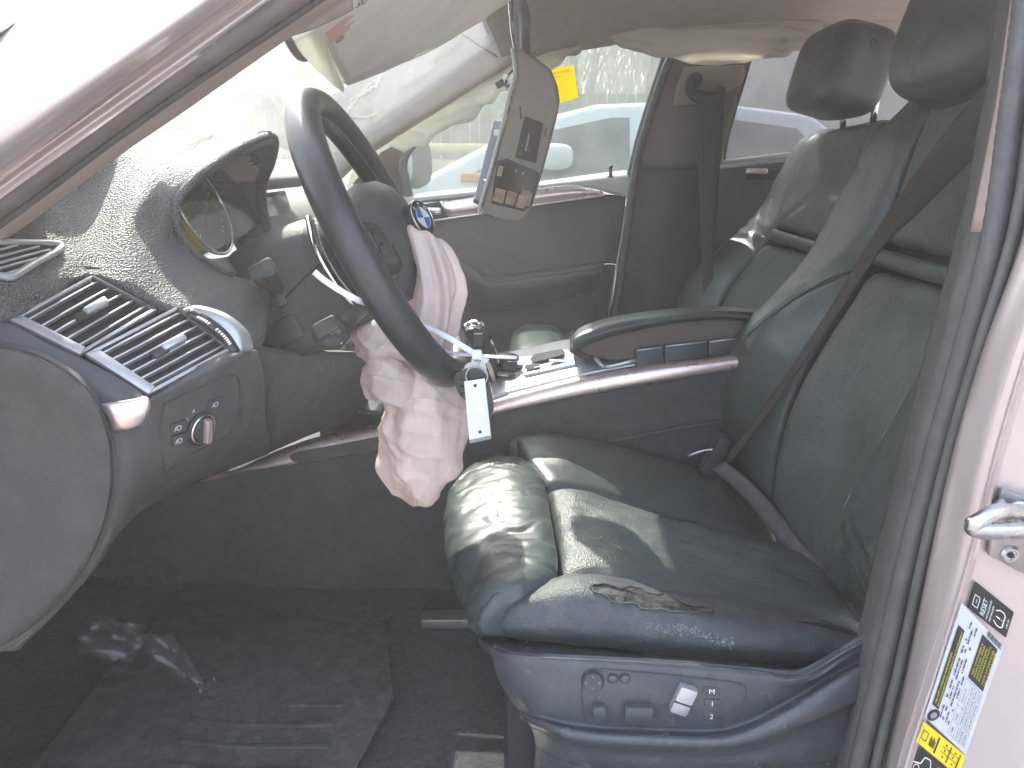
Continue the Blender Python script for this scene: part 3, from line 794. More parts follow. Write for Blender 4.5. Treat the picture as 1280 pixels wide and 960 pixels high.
low = patch('lower_panel', [
 [(100, 515, .602), (140, 520, .604), (182, 502, .620), (240, 472, .648), (296, 446, .680), (322, 438, .735)],
 [(110, 545, .600), (150, 545, .600), (195, 525, .627), (245, 500, .658), (300, 475, .700), (330, 465, .765)],
 [(115, 570, .598), (155, 570, .599), (197, 552, .628), (247, 530, .665), (300, 505, .720), (331, 492, .79)],
 [(115, 605, .598), (155, 605, .600), (198, 590, .632), (248, 562, .672), (298, 538, .73), (331, 520, .80)],
 [(108, 650, .598), (145, 650, .602), (188, 612, .645), (246, 584, .70), (292, 558, .76), (334, 535, .83)],
 [(92, 700, .598), (125, 700, .604), (165, 645, .665), (222, 604, .74), (275, 580, .80), (338, 551, .88)],
 [(60, 750, .598), (85, 750, .605), (125, 695, .69), (185, 632, .80), (258, 595, .90), (338, 561, .96)],
 [(0, 815, .60), (30, 805, .606), (88, 746, .71), (145, 664, .86), (222, 614, .98), (335, 568, 1.03)]], 'charcoal_trim', dash, (60, 60), thick=.01)
LOWB = bvh_of(low)
cap_o = [(-140, 440), (-60, 428), (0, 433), (45, 445), (92, 472), (123, 508), (138, 552), (140, 610), (125, 672), (95, 727), (50, 776), (0, 808), (-80, 830), (-170, 790), (-230, 700), (-240, 580), (-200, 490)]
cc2 = (-50, 625)
def cap_ring(s_, Y): return [U(cc2[0] + (a - cc2[0]) * s_, cc2[1] + (b - cc2[1]) * s_, Y) for a, b in cap_o]
def ring_loft(name, rings, m, parent, nn=64, label=None, close=True):
    V, F = [], []
    for r_ in rings: V += [Vector(v) for v in spline([tuple(p) for p in r_], nn, True)]
    for i in range(len(rings) - 1):
        for j in range(nn): F.append((i * nn + j, i * nn + (j + 1) % nn, (i + 1) * nn + (j + 1) % nn, (i + 1) * nn + j))
    if close:
        F.append(tuple(range(nn))); F.append(tuple((len(rings) - 1) * nn + j for j in range(nn)))
    o = mk(name, V, F, m, parent, True, 60, label); fix_normals(o.data); return o
ring_loft('end_cap', [cap_ring(1.0, .597), cap_ring(1.0, .586), cap_ring(.985, .582), cap_ring(.93, .580), cap_ring(.86, .583), cap_ring(.6, .590), cap_ring(.2, .594)], 'end_cap_grey', dash, label='rounded cover on the door end of the dashboard')
ring_loft('end_wall', [cap_ring(1.035, .612), cap_ring(1.035, .600), cap_ring(1.01, .594), cap_ring(.5, .60)], 'dash_plastic', dash)
# headlight switch panel
on_line('switch_panel_edge', LOWB, [(205, 505), (250, 484), (292, 468), (299, 490), (300, 515), (290, 540), (250, 562), (215, 580), (202, 585), (199, 550), (205, 505)], .0011, 'rubber_dark', dash, 90, .0006)
p, n_ = hit(LOWB, 249, 535, .001)
ls = lathe('light_switch', [(.0165, 0), (.0165, .002), (.014, .003), (.0125, .0035), (.012, .006), (.010, .007)], p, n_, 'gloss_black', dash, 30, label='rotary headlight switch with a silver grip bar')
s_, u_, n_ = axes(n_)
torus('switch_ring', p + n_ * .004, n_, .0135, .0012, 'chrome', ls, 36, 8)
box('grip_bar', p + n_ * .009, (.006, .024, .007), 'silver_trim', ls, .002, (s_, u_, n_))
pr = Print(p + n_ * .0006, s_, u_, n_)
for k, a in enumerate((140, 115, 90, 62, 35)):
    pr.text(('0', 'A', '≡', 'D', '*')[k], .022 * math.cos(R(a)) - .0015, .022 * math.sin(R(a)) - .0015, .0052)
pr.build('switch_marks', 'print_white', ls)
for k, (a, b) in enumerate(((222, 533), (223, 549), (268, 503))):
    p, n_ = hit(LOWB, a, b, .001); s_, u_, n_ = axes(n_)
    bt = box('switch_button', p, (.016, .011, .004), 'black_plastic', dash, .0012, (s_, u_, n_))
    pr = Print(p + n_ * .0024, s_, u_, n_); pr.ring(-.001, 0, .0022, .0007, 12); pr.line([(-.0055, -.002), (-.0035, .002)], .0008)
    pr.build('button_symbol', 'print_white', bt)

# ---- middle and passenger half of the dashboard
sec = [(-.78, 1.20), (-.62, 1.235), (-.50, 1.235), (-.43, 1.215), (-.40, 1.17), (-.385, 1.10), (-.40, 1.03), (-.44, .95), (-.52, .86), (-.62, .80)]
patch('passenger_pad', [[Vector((x_ - (.04 if y > 1.95 else 0), y, z_)) for y in (1.17, 1.3, 1.5, 1.8, 2.0, 2.10)] for x_, z_ in sec], 'dash_soft', dash, (50, 30), thick=.012, out=(1, 0, .3))
patch('knee_panel', [[(322, 432, .81), (380, 440, .95), (430, 440, 1.10), (455, 440, 1.22)], [(330, 480, .84), (385, 475, .98), (430, 470, 1.12), (458, 465, 1.24)],
                     [(335, 535, .90), (390, 515, 1.05), (430, 505, 1.16), (460, 495, 1.26)], [(336, 566, 1.03), (390, 543, 1.12), (430, 528, 1.20), (460, 515, 1.28)]], 'charcoal_trim', dash, (16, 16), thick=.01)
dh = [[Vector((x_, y, z_)) for y in (1.22, 1.30, 1.45, 1.58)] for x_, z_ in ((-.62, 1.24), (-.50, 1.275), (-.43, 1.283), (-.405, 1.275), (-.412, 1.258), (-.43, 1.255))]
patch('display_hood', dh, 'dash_soft', dash, (24, 16), roll=.006, rw=.02, thick=.006, out=(1, 0, .5))
ds = box('display', Vector((-.435, 1.40, 1.20)), (.02, .26, .10), 'gloss_black', dash, .004, (Vector((.97, 0, .24)), Vector((0, 1, 0)), Vector((-.24, 0, .97))))
box('screen', Vector((-.4235, 1.40, 1.203)), (.003, .225, .082), 'screen', ds, .001, (Vector((.97, 0, .24)), Vector((0, 1, 0)), Vector((-.24, 0, .97))))
st = patch('center_stack', [[Vector((x_, y, z_)) for y in (1.23, 1.30, 1.44, 1.51)] for x_, z_ in ((-.40, 1.15), (-.365, 1.08), (-.335, .98), (-.30, .92), (-.22, .895))], 'black_plastic', dash, (20, 14), thick=.01, out=(1, 0, .3))
for k in range(5):
    t = k / 4
    sa = Vector((-.352 + .052 * t, 1.245, 1.06 - .12 * t)); 
    for j in range(3):
        box('stack_button', sa + Vector((0.004, .03 + j * .085, 0)), (.004, .075, .014), 'seat_plastic', st, .0015, (Vector((.92, 0, .38)), Vector((0, 1, 0)), Vector((-.38, 0, .92))))

# ================================================================== STEERING COLUMN
WC = Vector((-.160, 1.0, 1.203)); WT = R(27)
WN = Vector((math.cos(WT), 0, math.sin(WT))); WU = Vector((-math.sin(WT), 0, math.cos(WT))); WY = Vector((0, 1, 0))
colm = thing('steering_column', 'dark steering column shroud with switch stalks behind the steering wheel', 'steering column', tuple(WC - WN * .2))
def rrect(c, hw, hh, k=5.0, n=36):
    P = []
    for i in range(n):
        a = 2 * math.pi * i / n; ca, sa_ = math.cos(a), math.sin(a)
        r_ = (abs(ca) ** k + abs(sa_) ** k) ** (-1 / k)
        P.append(c + WY * (hw * ca * r_) + WU * (hh * sa_ * r_))
    return P
ring_loft('shroud', [rrect(WC - WN * .055, .045, .050, 3), rrect(WC - WN * .06, .066, .066, 3.5), rrect(WC - WN * .085, .080, .074, 4), rrect(WC - WN * .125, .086, .080, 4), rrect(WC - WN * .17, .080, .078, 4), rrect(WC - WN * .20, .066, .070, 3.5), rrect(WC - WN * .28, .06, .065, 3)],
          'shroud_grey', colm, 72)
def stalk(dn, du, du2, label):
    b = WC - WN * dn + WU * du + WY * -.070
    e_ = WC - WN * (dn - .02) + WU * du2 + WY * -.135
    stb = lathe('stalk', [(.020, -.012), (.021, .004), (.019, .012), (.012, .016)], b, (e_ - b).normalized(), 'black_plastic', colm, 24, label=label)
    sweep('stalk_arm', [b, b * .5 + e_ * .5 + WU * .003, e_], rect(.020, .015, .004), 'black_plastic', stb, 12, False, tuple(WU))
    d_ = (e_ - b).normalized(); ax_ = (WN, d_, WN.cross(d_))
    box('stalk_tip', e_ + d_ * .012, (.030, .034, .020), 'charcoal_trim', stb, .005, ax_, seg=3)
    box('stalk_button', e_ + d_ * .016 + ax_[2] * .009 + WN * .006, (.014, .022, .006), 'seat_plastic', stb, .002, ax_)
    return stb
stalk(.135, .006, .030, 'upper column stalk with a ribbed tip')
stalk(.105, -.062, -.052, 'lower column stalk')
box('column_switch', WC - WN * .150 + WU * -.035 + WY * -.082, (.045, .010, .030), 'black_plastic', colm, .003, (WN, WY, WU))
tube('shroud_seam', [WC - WN * .062 + WU * .018 + WY * -.0680, WC - WN * .09 + WU * .010 + WY * -.0815, WC - WN * .125 + WU * .0 + WY * -.0865], .0012, 'dark_void', colm, 10, seg=6)

# ================================================================== STEERING WHEEL
wheel = thing('car_steering_wheel', 'black leather steering wheel with burst hub, seen nearly edge on', 'steering wheel', tuple(WC))
RW = .187
torus('rim', WC, WN, RW, .0185, 'wheel_leather', wheel, 120, 20, e=1.12)
torus('rim_seam', WC + WN * .0035, WN, RW - .0187, .0010, 'thread', wheel, 120, 6)
hub = ring_loft('hub_cover', [rrect(WC - WN * .030, .05, .05, 2.4), rrect(WC - WN * .022, .082, .078, 2.6), rrect(WC + WN * .002, .086, .080, 2.8), rrect(WC + WN * .022 + WU * .006, .076, .068, 2.6), rrect(WC + WN * .036 + WU * .010, .058, .050, 2.4), rrect(WC + WN * .043 + WU * .014, .030, .028, 2.2)],
          'hub_vinyl', wheel, 72)
for nm, sy, ang in (('spoke', -1, 8), ('spoke', 1, 8)):
    pts = [WC + WY * (sy * .070) + WN * .006 + WU * -.004, WC + WY * (sy * .115) - WN * .004 + WU * .006, WC + WY * (sy * .155) - WN * .006 + WU * .012, WC + WY * (sy * .178) + WU * .012]
    sp_ = sweep(nm, pts, rect(.058, .022, .007), 'black_plastic', wheel, 16, False, tuple(WN), None, lambda t: 1.15 - .3 * t)
    box('spoke_switch', pts[1] + WN * .013, (.034, .040, .008), 'gloss_black', sp_, .003, (WU, WY, WN))
    for q_ in (-.010, .004):
        box('switch_key', pts[1] + WN * .018 + WU * q_, (.011, .028, .004), 'charcoal_trim', sp_, .0015, (WU, WY, WN))
sweep('spoke', [WC - WU * .06 - WN * .004, WC - WU * .11 - WN * .010, WC - WU * .15 - WN * .008, WC - WU * .18], rect(.075, .018, .006), 'satin_trim', wheel, 14, False, tuple(WN), None, lambda t: 1.1 - .35 * t)
# shift paddles behind the rim
for sy in (-1, 1):
    pd = [WC - WN * .040 + WY * (sy * .128) + WU * .062, WC - WN * .044 + WY * (sy * .147) + WU * .030, WC - WN * .044 + WY * (sy * .150) + WU * -.008, WC - WN * .040 + WY * (sy * .142) + WU * -.040]
    sweep('shift_paddle', pd, rect(.007, .020, .002), 'chrome', wheel, 16, False, (0, 1, 0))
# roundel emblem
ec = U(527, 273, .978)
en = Vector((.84, -.36, .42)).normalized(); es, eu, en = axes(en)
em = lathe('emblem', [(0.02320, -.016), (0.02400, -.006), (0.02400, .001), (0.02304, .0025), (0.02200, .0025)], ec, en, 'gloss_black', wheel, 48, label='round emblem with blue and white quarters and a black lettered ring')
torus('emblem_rim', ec + en * .0022, en, 0.02304, .0010, 'chrome', em, 48, 8)
torus('emblem_inner_rim', ec + en * .0030, en, 0.01424, .0007, 'chrome', em, 40, 8)
for k in range(4):
    pr = Print(ec + en * .0031, es, eu, en)
    pr.poly([(0, 0)] + [(0.01400 * math.cos(R(90 * k + a)), 0.01400 * math.sin(R(90 * k + a))) for a in range(0, 91, 9)])
    pr.build('emblem_quarter', 'emblem_blue' if k % 2 else 'emblem_white', em)
pr = Print(ec + en * .0031, es, eu, en)
for ch, a in (('B', 132), ('M', 90), ('W', 48)):
    a = R(a); r0 = 0.01560; pr.text(ch, r0 * math.cos(a) - 0.00256 * math.sin(a), r0 * math.sin(a) + 0.00256 * math.cos(a), 0.00720, rot=a - math.pi / 2)
pr.build('emblem_letters', 'print_white', em)

# ================================================================== CENTER CONSOLE
con = thing('center_console', 'center console with silver side moulding, gear lever and open armrest between the seats', 'console', (.1, 1.37, .5))
LOWL = [(30, 640), (120, 620), (200, 606), (283, 594), (380, 580), (475, 563), (550, 543), (616, 520), (700, 501), (760, 490), (830, 478), (900, 466), (1000, 450)]
UPL = [(30, 636), (120, 617), (200, 604), (284, 590), (340, 566), (400, 545), (480, 528), (540, 514), (616, 497), (700, 476), (760, 463), (830, 452), (900, 444), (1000, 432)]
LS = spline(np.array([(a, b, 0) for a, b in LOWL], float), 40); US = spline(np.array([(a, b, 0) for a, b in UPL], float), 40)
rowsM = []
for k, (f_, Y) in enumerate(((0, 1.246), (.12, 1.240), (.5, 1.241), (.85, 1.249), (1.0, 1.262))):
    rowsM.append([U(*(LS[i][:2] * (1 - f_) + US[i][:2] * f_), Y) for i in range(0, 40, 1)])
mo = patch('side_moulding', rowsM, 'silver_trim', con, (20, 80), thick=.006, label='long silver moulding along the side of the console')
MOB = bvh_of(mo)
pk = [hit(MOB, a, b, .0012)[0] for a, b in ((364, 569), (380, 563), (420, 556), (470, 546), (500, 540), (506, 548), (500, 553), (470, 560), (420, 570), (385, 577), (368, 577))]
prism('side_pocket', smooth_poly(pk, 40), (0, -.001, 0), 'black_plastic', con, 0)
sp0 = [[U(LS[i][0], LS[i][1] + d_, Y) for i in range(0, 40, 3)] for d_, Y in ((-2, 1.252), (12, 1.254), (40, 1.262))]
sp0 += [[Vector((p.x, 1.262 + .012 * k, p.z - (p.z - .49) * k / 4)) for p in sp0[2]] for k in (1, 2, 3, 4)]
patch('side_panel', sp0, 'charcoal_trim', con, (30, 50), thick=.008)
sweep('side_panel_crease', [(600, 572, 1.258), (680, 566, 1.258), (760, 552, 1.258), (850, 535, 1.258), (905, 526, 1.258)], circ(.0035, 8), 'charcoal_trim', con, 24)
# deck
dk = patch('deck', [[(540, 514, 1.258), (616, 495, 1.262), (700, 474, 1.264), (760, 461, 1.266), (850, 446, 1.268)],
                    [(545, 500, 1.29), (616, 483, 1.29), (700, 464, 1.29), (755, 452, 1.29), (840, 440, 1.29)],
                    [(548, 478, 1.37), (610, 462, 1.37), (690, 445, 1.37), (735, 436, 1.37), (820, 424, 1.37)],
                    [(552, 455, 1.48), (600, 446, 1.48), (660, 434, 1.48), (725, 421, 1.48), (800, 410, 1.48)]], 'satin_trim', con, (24, 30), thick=.012, out=(0, 0, 1))
DKB = bvh_of(dk)
patch('far_side_panel', [[U(552, 455, 1.48), U(660, 434, 1.48), U(800, 410, 1.48), U(960, 400, 1.48)], [U(552, 455, 1.48) - Vector((0, -.02, .42)), U(660, 434, 1.48) - Vector((0, -.02, .44)), U(800, 410, 1.48) - Vector((0, -.02, .46)), U(960, 400, 1.48) - Vector((0, -.02, .48))]], 'charcoal_trim', con, (4, 12), thick=.008, out=(0, 1, 0))
def on_deck(pts, lift=.001): return [hit(DKB, a, b, lift)[0] for a, b in pts]
tf = prism('tray_frame', on_deck([(652, 466), (660, 452), (706, 441), (716, 444), (719, 458), (700, 462), (656, 472)], .0), (0, 0, .006), 'satin_trim', con, .0015)
prism('tray_well_shade', on_deck([(664, 456), (668, 450), (704, 443), (708, 448), (700, 452), (668, 460)], .010), (0, 0, .001), 'dark_void', tf, 0)  # flat dark plate, the shade of the well put into its colour
prism('tray_slot_shade', on_deck([(657, 468), (658, 463), (676, 460), (676, 464)], .010), (0, 0, .001), 'dark_void', tf, 0)  # flat dark plate painting the shade of a slot
box('brake_switch', on_deck([(698, 456)], .009)[0], (.030, .014, .004), 'chrome', tf, .001)
p, _ = hit(DKB, 633, 463)
kb = lathe('controller_knob', [(.027, 0), (.026, .006), (.020, .008), (.019, .020), (.021, .022), (.020, .028), (.014, .030)], p, (.1, -.05, 1), 'gloss_black', con, 32, label='round black control knob beside the gear lever')
torus('knob_ring', p + Vector((0.003, 0, .023)), (.1, -.05, 1), .0205, .0015, 'chrome', kb, 36, 8)
lathe('knob_base', [(.036, 0), (.036, .003), (.033, .004)], p, (.05, -.05, 1), 'satin_trim', kb, 32)
for a, b in ((643, 464), (650, 459), (640, 471)):
    q_ = on_deck([(a, b)], .002)[0]; box('deck_button', q_, (.012, .016, .004), 'seat_plastic', con, .001)
# gear lever
gl = [[(576, 412, 1.33), (590, 404, 1.33), (603, 406, 1.33), (616, 424, 1.33), (624, 448, 1.335), (627, 470, 1.34), (625, 482, 1.345)],
      [(572, 425, 1.30), (584, 412, 1.295), (598, 414, 1.29), (610, 432, 1.295), (617, 452, 1.30), (620, 472, 1.31), (618, 483, 1.32)],
      [(572, 440, 1.31), (580, 426, 1.30), (590, 428, 1.295), (598, 444, 1.30), (604, 460, 1.305), (607, 474, 1.31), (606, 483, 1.32)],
      [(574, 448, 1.33), (580, 438, 1.33), (588, 440, 1.33), (593, 452, 1.33), (597, 464, 1.335), (600, 476, 1.335), (600, 483, 1.34)]]
gv = patch('gear_lever', gl, 'gloss_black', con, (24, 28), thick=.03, label='curved black gear lever with chrome edge')
GVB = bvh_of(gv)
for pts, nm, mm, r_ in (([(580, 409), (592, 404), (603, 406)], 'lever_cap', 'chrome', .005), ([(610, 452), (614, 464), (618, 476)], 'lever_strip', 'silver_trim', .0045), ([(613, 425), (619, 440), (623, 455)], 'lever_edge', 'chrome', .002)):
    on_line(nm, GVB, pts, r_, mm, gv, 14, .001)
q_ = hit(GVB, 598, 424, .002)
if q_[0] is not None: box('lever_button', q_[0], (.016, .006, .022), 'charcoal_trim', gv, .002)
# armrest bin and lid
patch('bin_wall', [[(718, 432, 1.285), (760, 420, 1.278), (820, 407, 1.276), (880, 399, 1.276), (960, 399, 1.276)],
                   [(726, 441, 1.285), (765, 436, 1.278), (820, 425, 1.276), (880, 415, 1.276), (960, 410, 1.276)],
                   [(742, 446, 1.285), (770, 450, 1.275), (820, 446, 1.272), (880, 436, 1.272), (960, 425, 1.272)]], 'brown_trim', con, (14, 30), thick=.01)
patch('bin_wall', [[U(716, 434, 1.28), U(716, 420, 1.40), U(716, 412, 1.46)], [U(742, 448, 1.28), U(738, 434, 1.40), U(735, 426, 1.46)]], 'pillar_dark', con, (6, 8), thick=.01)
patch('armrest_lid', [
    [(718, 440, 1.275), (724, 436, 1.272), (760, 422, 1.268), (820, 408, 1.266), (880, 400, 1.266), (930, 400, 1.266), (1010, 408, 1.268)],
    [(715, 432, 1.275), (722, 426, 1.266), (760, 413, 1.262), (820, 401, 1.26), (880, 394, 1.26), (930, 395, 1.26), (1010, 403, 1.262)],
    [(714, 424, 1.30), (724, 415, 1.29), (760, 402, 1.29), (820, 392, 1.29), (880, 387, 1.29), (930, 390, 1.29), (1010, 398, 1.29)],
    [(716, 420, 1.40), (728, 408, 1.40), (765, 396, 1.40), (825, 387, 1.40), (885, 383, 1.40), (930, 385, 1.40), (1010, 392, 1.40)],
    [(720, 420, 1.46), (734, 410, 1.47), (770, 398, 1.48), (830, 390, 1.48), (885, 386, 1.48), (930, 388, 1.48), (1010, 395, 1.48)]],
    'leather', con, (26, 50), thick=.012, label='padded armrest lid, its top edge in sunlight')
sweep('hinge_bracket', [(744, 447, 1.27), (752, 456, 1.262), (760, 458, 1.264), (795, 450, 1.262)], rect(.008, .006, .001), 'satin_trim', con, 12)
for k, (x0, x1, ya, yb, yc, yd) in enumerate(((795, 829, 438, 434, 459, 454), (831, 884, 433, 427, 453, 446), (886, 925, 427, 423, 446, 441))):
    prism('bin_catch', [(x0, ya, 1.258), (x1, yb, 1.258), (x1, yd, 1.256), (x0, yc, 1.256)], (0, .016, 0), 'black_plastic', con, .0015)
    sweep('catch_edge', [(x0 + 1, ya, 1.2565), (x1 - 1, yb, 1.2565)], rect(.0030, .0030, .0008), 'satin_trim', con, 3)

# ================================================================== DRIVER SEAT
ds_ = thing('driver_seat', 'black leather driver seat with worn side bolster and power switches on its base', 'seat', (.2, 1.0, .5))
def wr(a, sc, st=(1, 1, 1)):
    s3 = Vector(st)
    return lambda p, u, v: a * fbm((p[0] * s3.x, p[1] * s3.y, p[2] * s3.z), sc, 4)
# backrest
back = patch('backrest', [
 [(1083, 333, 1.115), (1135, 350, 1.0), (1196, 368, .87)],
 [(1050, 385, 1.12), (1115, 408, 1.01), (1180, 425, .875)],
 [(1012, 448, 1.12), (1080, 478, 1.015), (1135, 515, .885)],
 [(985, 505, 1.12), (1048, 560, 1.01), (1088, 605, .895)],
 [(965, 570, 1.12), (1020, 650, 1.0), (1056, 690, .90)],
 [(955, 640, 1.12), (1010, 725, 1.0), (1062, 765, .905)]], 'leather_perf', ds_, (60, 44), roll=.016, rw=.03, thick=.05, disp=wr(.004, 9))
patch('backrest_upper', [
 [(1165, 112, 1.12), (1203, 110, 1.0), (1250, 108, .87)],
 [(1158, 140, 1.12), (1196, 140, 1.0), (1242, 140, .87)],
 [(1138, 190, 1.12), (1182, 194, 1.0), (1234, 198, .87)],
 [(1117, 248, 1.12), (1165, 257, 1.0), (1222, 264, .87)],
 [(1097, 302, 1.12), (1150, 317, 1.0), (1206, 330, .87)]], 'leather_perf', back, (50, 36), roll=.012, rw=.02, thick=.05, disp=wr(.002, 8))
patch('backrest_fold', [
 [(1096, 305, 1.118), (1148, 320, .998), (1205, 334, .868)],
 [(1090, 318, 1.110), (1142, 333, .990), (1201, 349, .860)],
 [(1084, 331, 1.118), (1136, 348, .998), (1197, 366, .868)]], 'leather_perf', back, (20, 36), roll=.010, rw=.012, thick=.04)
wing_up = patch('bolster', [
 [(1136, 112, 1.20), (1150, 110, 1.15), (1166, 112, 1.12)],
 [(1128, 132, 1.205), (1143, 130, 1.155), (1160, 134, 1.12)],
 [(1086, 178, 1.235), (1112, 176, 1.16), (1140, 184, 1.12)],
 [(1046, 243, 1.25), (1085, 243, 1.16), (1118, 246, 1.12)],
 [(1006, 313, 1.26), (1050, 308, 1.17), (1096, 306, 1.12)],
 [(965, 363, 1.265), (1015, 345, 1.195), (1078, 332, 1.13)],
 [(930, 403, 1.27), (960, 383, 1.23), (1003, 364, 1.19)],
 [(900, 455, 1.272), (908, 440, 1.255), (922, 428, 1.235)]], 'leather', back, (70, 36), roll=.012, rw=.022, thick=.04, disp=wr(.0035, 10))
patch('bolster', [
 [(1000, 367, 1.192), (1040, 347, 1.155), (1080, 333, 1.128)],
 [(938, 417, 1.24), (1000, 395, 1.175), (1048, 385, 1.128)],
 [(903, 460, 1.268), (958, 450, 1.19), (1012, 447, 1.128)],
 [(895, 505, 1.27), (938, 505, 1.19), (985, 505, 1.128)],
 [(900, 550, 1.265), (930, 560, 1.19), (965, 570, 1.128)],
 [(915, 600, 1.25), (935, 620, 1.18), (955, 640, 1.128)]], 'leather', back, (50, 36), roll=.010, rw=.02, thick=.05, disp=wr(.003, 10), label='inner lower wing of the backrest')
nb = patch('bolster', [
 [(1205, 345, .868), (1218, 343, .80), (1242, 345, .735)],
 [(1174, 420, .872), (1192, 418, .800), (1228, 420, .728)],
 [(1124, 500, .882), (1150, 502, .795), (1198, 510, .722)],
 [(1082, 572, .890), (1118, 580, .795), (1172, 595, .722)],
 [(1050, 642, .898), (1092, 655, .800), (1152, 672, .725)],
 [(1045, 702, .898), (1085, 722, .805), (1138, 735, .730)],
 [(1068, 770, .895), (1095, 785, .82), (1118, 795, .745)]], 'leather', back, (64, 40), roll=.014, rw=.025, thick=.05, disp=lambda p, u, v: .003 * fbm(p, 10) + .0012 * math.sin(p[2] * 210 + 6 * fbm(p, 12)) * min(1, max(0, u - .35) * 2.5), label='near side bolster of the backrest with fine creases')
def stitch(pts, Y_of=None, r_=.0011, parent=None, bv=None, m='thread', n=60):
    return on_line('stitching', bv, pts, r_, m, parent, n, .002)
stitch([(1168, 436), (1120, 512), (1085, 575), (1055, 640)], parent=nb, bv=bvh_of(nb))
on_line('piping', bvh_of(wing_up), [(1070, 336), (1040, 346), (1003, 366), (965, 392), (935, 418)], .0022, 'leather', wing_up, 40, .0005)
hx = Vector((math.cos(R(14)), 0, -math.sin(R(14)))); hz = Vector((math.sin(R(14)), 0, math.cos(R(14))))
superbox('headrest', Vector((.585, 1.0, 1.500)), (.070, .142, .135), 'leather', ds_, (hx, Vector((0, 1, 0)), hz), 4.2, 26, lambda p, q: .0025 * fbm(p, 9))
for yy in (.94, 1.06): tube('headrest_post', [Vector((.615, yy, 1.42)), Vector((.605, yy, 1.34))], .006, 'chrome', ds_, 3, seg=10)
# back shell so the backrest is solid
patch('back_shell', [[Vector((.66, .78, 1.38)), Vector((.70, 1.0, 1.40)), Vector((.66, 1.22, 1.38))], [Vector((.60, .76, 1.15)), Vector((.65, 1.0, 1.15)), Vector((.60, 1.24, 1.15))], [Vector((.50, .76, .75)), Vector((.55, 1.0, .75)), Vector((.50, 1.24, .75))]], 'black_plastic', ds_, (14, 14), thick=.05, out=(1, 0, 0))
# cushion
def thigh_wr(p, u, v):
    c = fbm((p[0] * 1.0, p[1] * 5.0, p[2] * 1.0), 9, 3)
    r_ = 1 - abs(noise.noise(Vector((p[0] * 6, p[1] * 34 + 3 * noise.noise(Vector(p) * 14), p[2] * 6))))
    return .003 * c - .0032 * max(0, r_ - .80) * 5 * (.4 + .6 * v)
cush = patch('seat_cushion', [
 [(700, 714, .86), (780, 722, .86), (870, 735, .86), (960, 748, .87), (1045, 778, .885), (1095, 800, .89)],
 [(698, 680, .93), (770, 684, .93), (860, 698, .93), (950, 712, .93), (1035, 740, .935), (1085, 765, .94)],
 [(693, 640, 1.0), (760, 645, 1.0), (850, 660, 1.0), (930, 674, 1.0), (1012, 702, 1.0), (1065, 732, 1.0)],
 [(687, 600, 1.085), (745, 612, 1.09), (820, 640, 1.09), (900, 655, 1.09), (978, 682, 1.09), (1035, 712, 1.09)]], 'leather_perf', ds_, (70, 90), roll=.022, rw=.035, thick=.06,
  disp=lambda p, u, v: .005 * fbm(p, 8) + .006 * math.exp(-((v - .18) / .13) ** 2) - .006 * math.exp(-((v - .42) / .14) ** 2) + .0035 * fbm((p[0] * 1.2, p[1] * 4, p[2]), 9), out=(0, -.3, 1))
patch('thigh_support', [
 [(606, 806, .790), (578, 752, .875), (563, 692, .985), (566, 632, 1.11), (596, 592, 1.205)],
 [(596, 792, .766), (569, 740, .86), (556, 680, .97), (560, 620, 1.10), (590, 580, 1.20)],
 [(600, 760, .764), (577, 715, .86), (566, 660, .97), (572, 605, 1.10), (602, 573, 1.20)],
 [(615, 737, .770), (606, 690, .87), (600, 640, .98), (606, 592, 1.10), (625, 566, 1.20)],
 [(652, 722, .778), (652, 682, .88), (646, 632, .98), (642, 586, 1.10), (650, 566, 1.20)],
 [(694, 716, .800), (698, 690, .865), (693, 640, .98), (685, 598, 1.09), (670, 577, 1.19)]], 'leather', ds_, (70, 90), roll=.016, rw=.028, thick=.05, disp=thigh_wr, label='creased thigh support roll at the front of the cushion', rolls=(0, 1, 1, 1))
patch('thigh_support_end', [[(598, 765, .765), (620, 742, .77), (655, 730, .785), (690, 725, .80)], [(597, 780, .762), (620, 765, .764), (650, 758, .775), (690, 750, .79)], [(600, 797, .764), (620, 800, .766), (650, 800, .775), (690, 800, .79)]],
      'leather', ds_, (20, 20), roll=.006, rw=.012, thick=.03)
patch('cushion_bolster', [
 [(622, 575, 1.26), (690, 556, 1.275), (790, 572, 1.275), (880, 590, 1.275), (970, 615, 1.275)],
 [(640, 546, 1.235), (700, 542, 1.225), (790, 563, 1.225), (880, 588, 1.225), (970, 620, 1.225)],
 [(655, 566, 1.185), (715, 570, 1.17), (800, 594, 1.16), (880, 615, 1.16), (970, 652, 1.16)],
 [(686, 601, 1.088), (745, 612, 1.09), (820, 639, 1.09), (900, 656, 1.09), (978, 683, 1.09)]], 'leather', ds_, (44, 70), roll=.010, rw=.022, thick=.05, disp=wr(.003, 9), out=(0, -.5, .8), label='far side bolster of the seat cushion')
sb = patch('cushion_bolster', [
 [(655, 737, .855), (740, 723, .86), (830, 736, .865), (940, 750, .875), (1045, 778, .885), (1100, 800, .89)],
 [(645, 739, .81), (730, 718, .81), (830, 738, .81), (940, 758, .815), (1045, 786, .825), (1105, 808, .83)],
 [(631, 757, .768), (720, 740, .762), (830, 760, .757), (940, 776, .757), (1050, 796, .772), (1110, 818, .775)],
 [(624, 785, .757), (715, 785, .742), (830, 798, .737), (940, 808, .737), (1045, 815, .752), (1105, 835, .757)],
 [(628, 800, .764), (715, 806, .755), (830, 820, .75), (940, 829, .75), (1040, 836, .76), (1100, 852, .765)]], 'leather_worn', ds_, (50, 110), roll=.008, rw=.02, thick=.05, disp=lambda p, u, v: .002 * fbm(p, 12) + .0012 * fbm(p, 60), label='near side bolster of the seat cushion, scuffed and torn open', rolls=(1, 0, 1, 1))
SBB = bvh_of(sb)
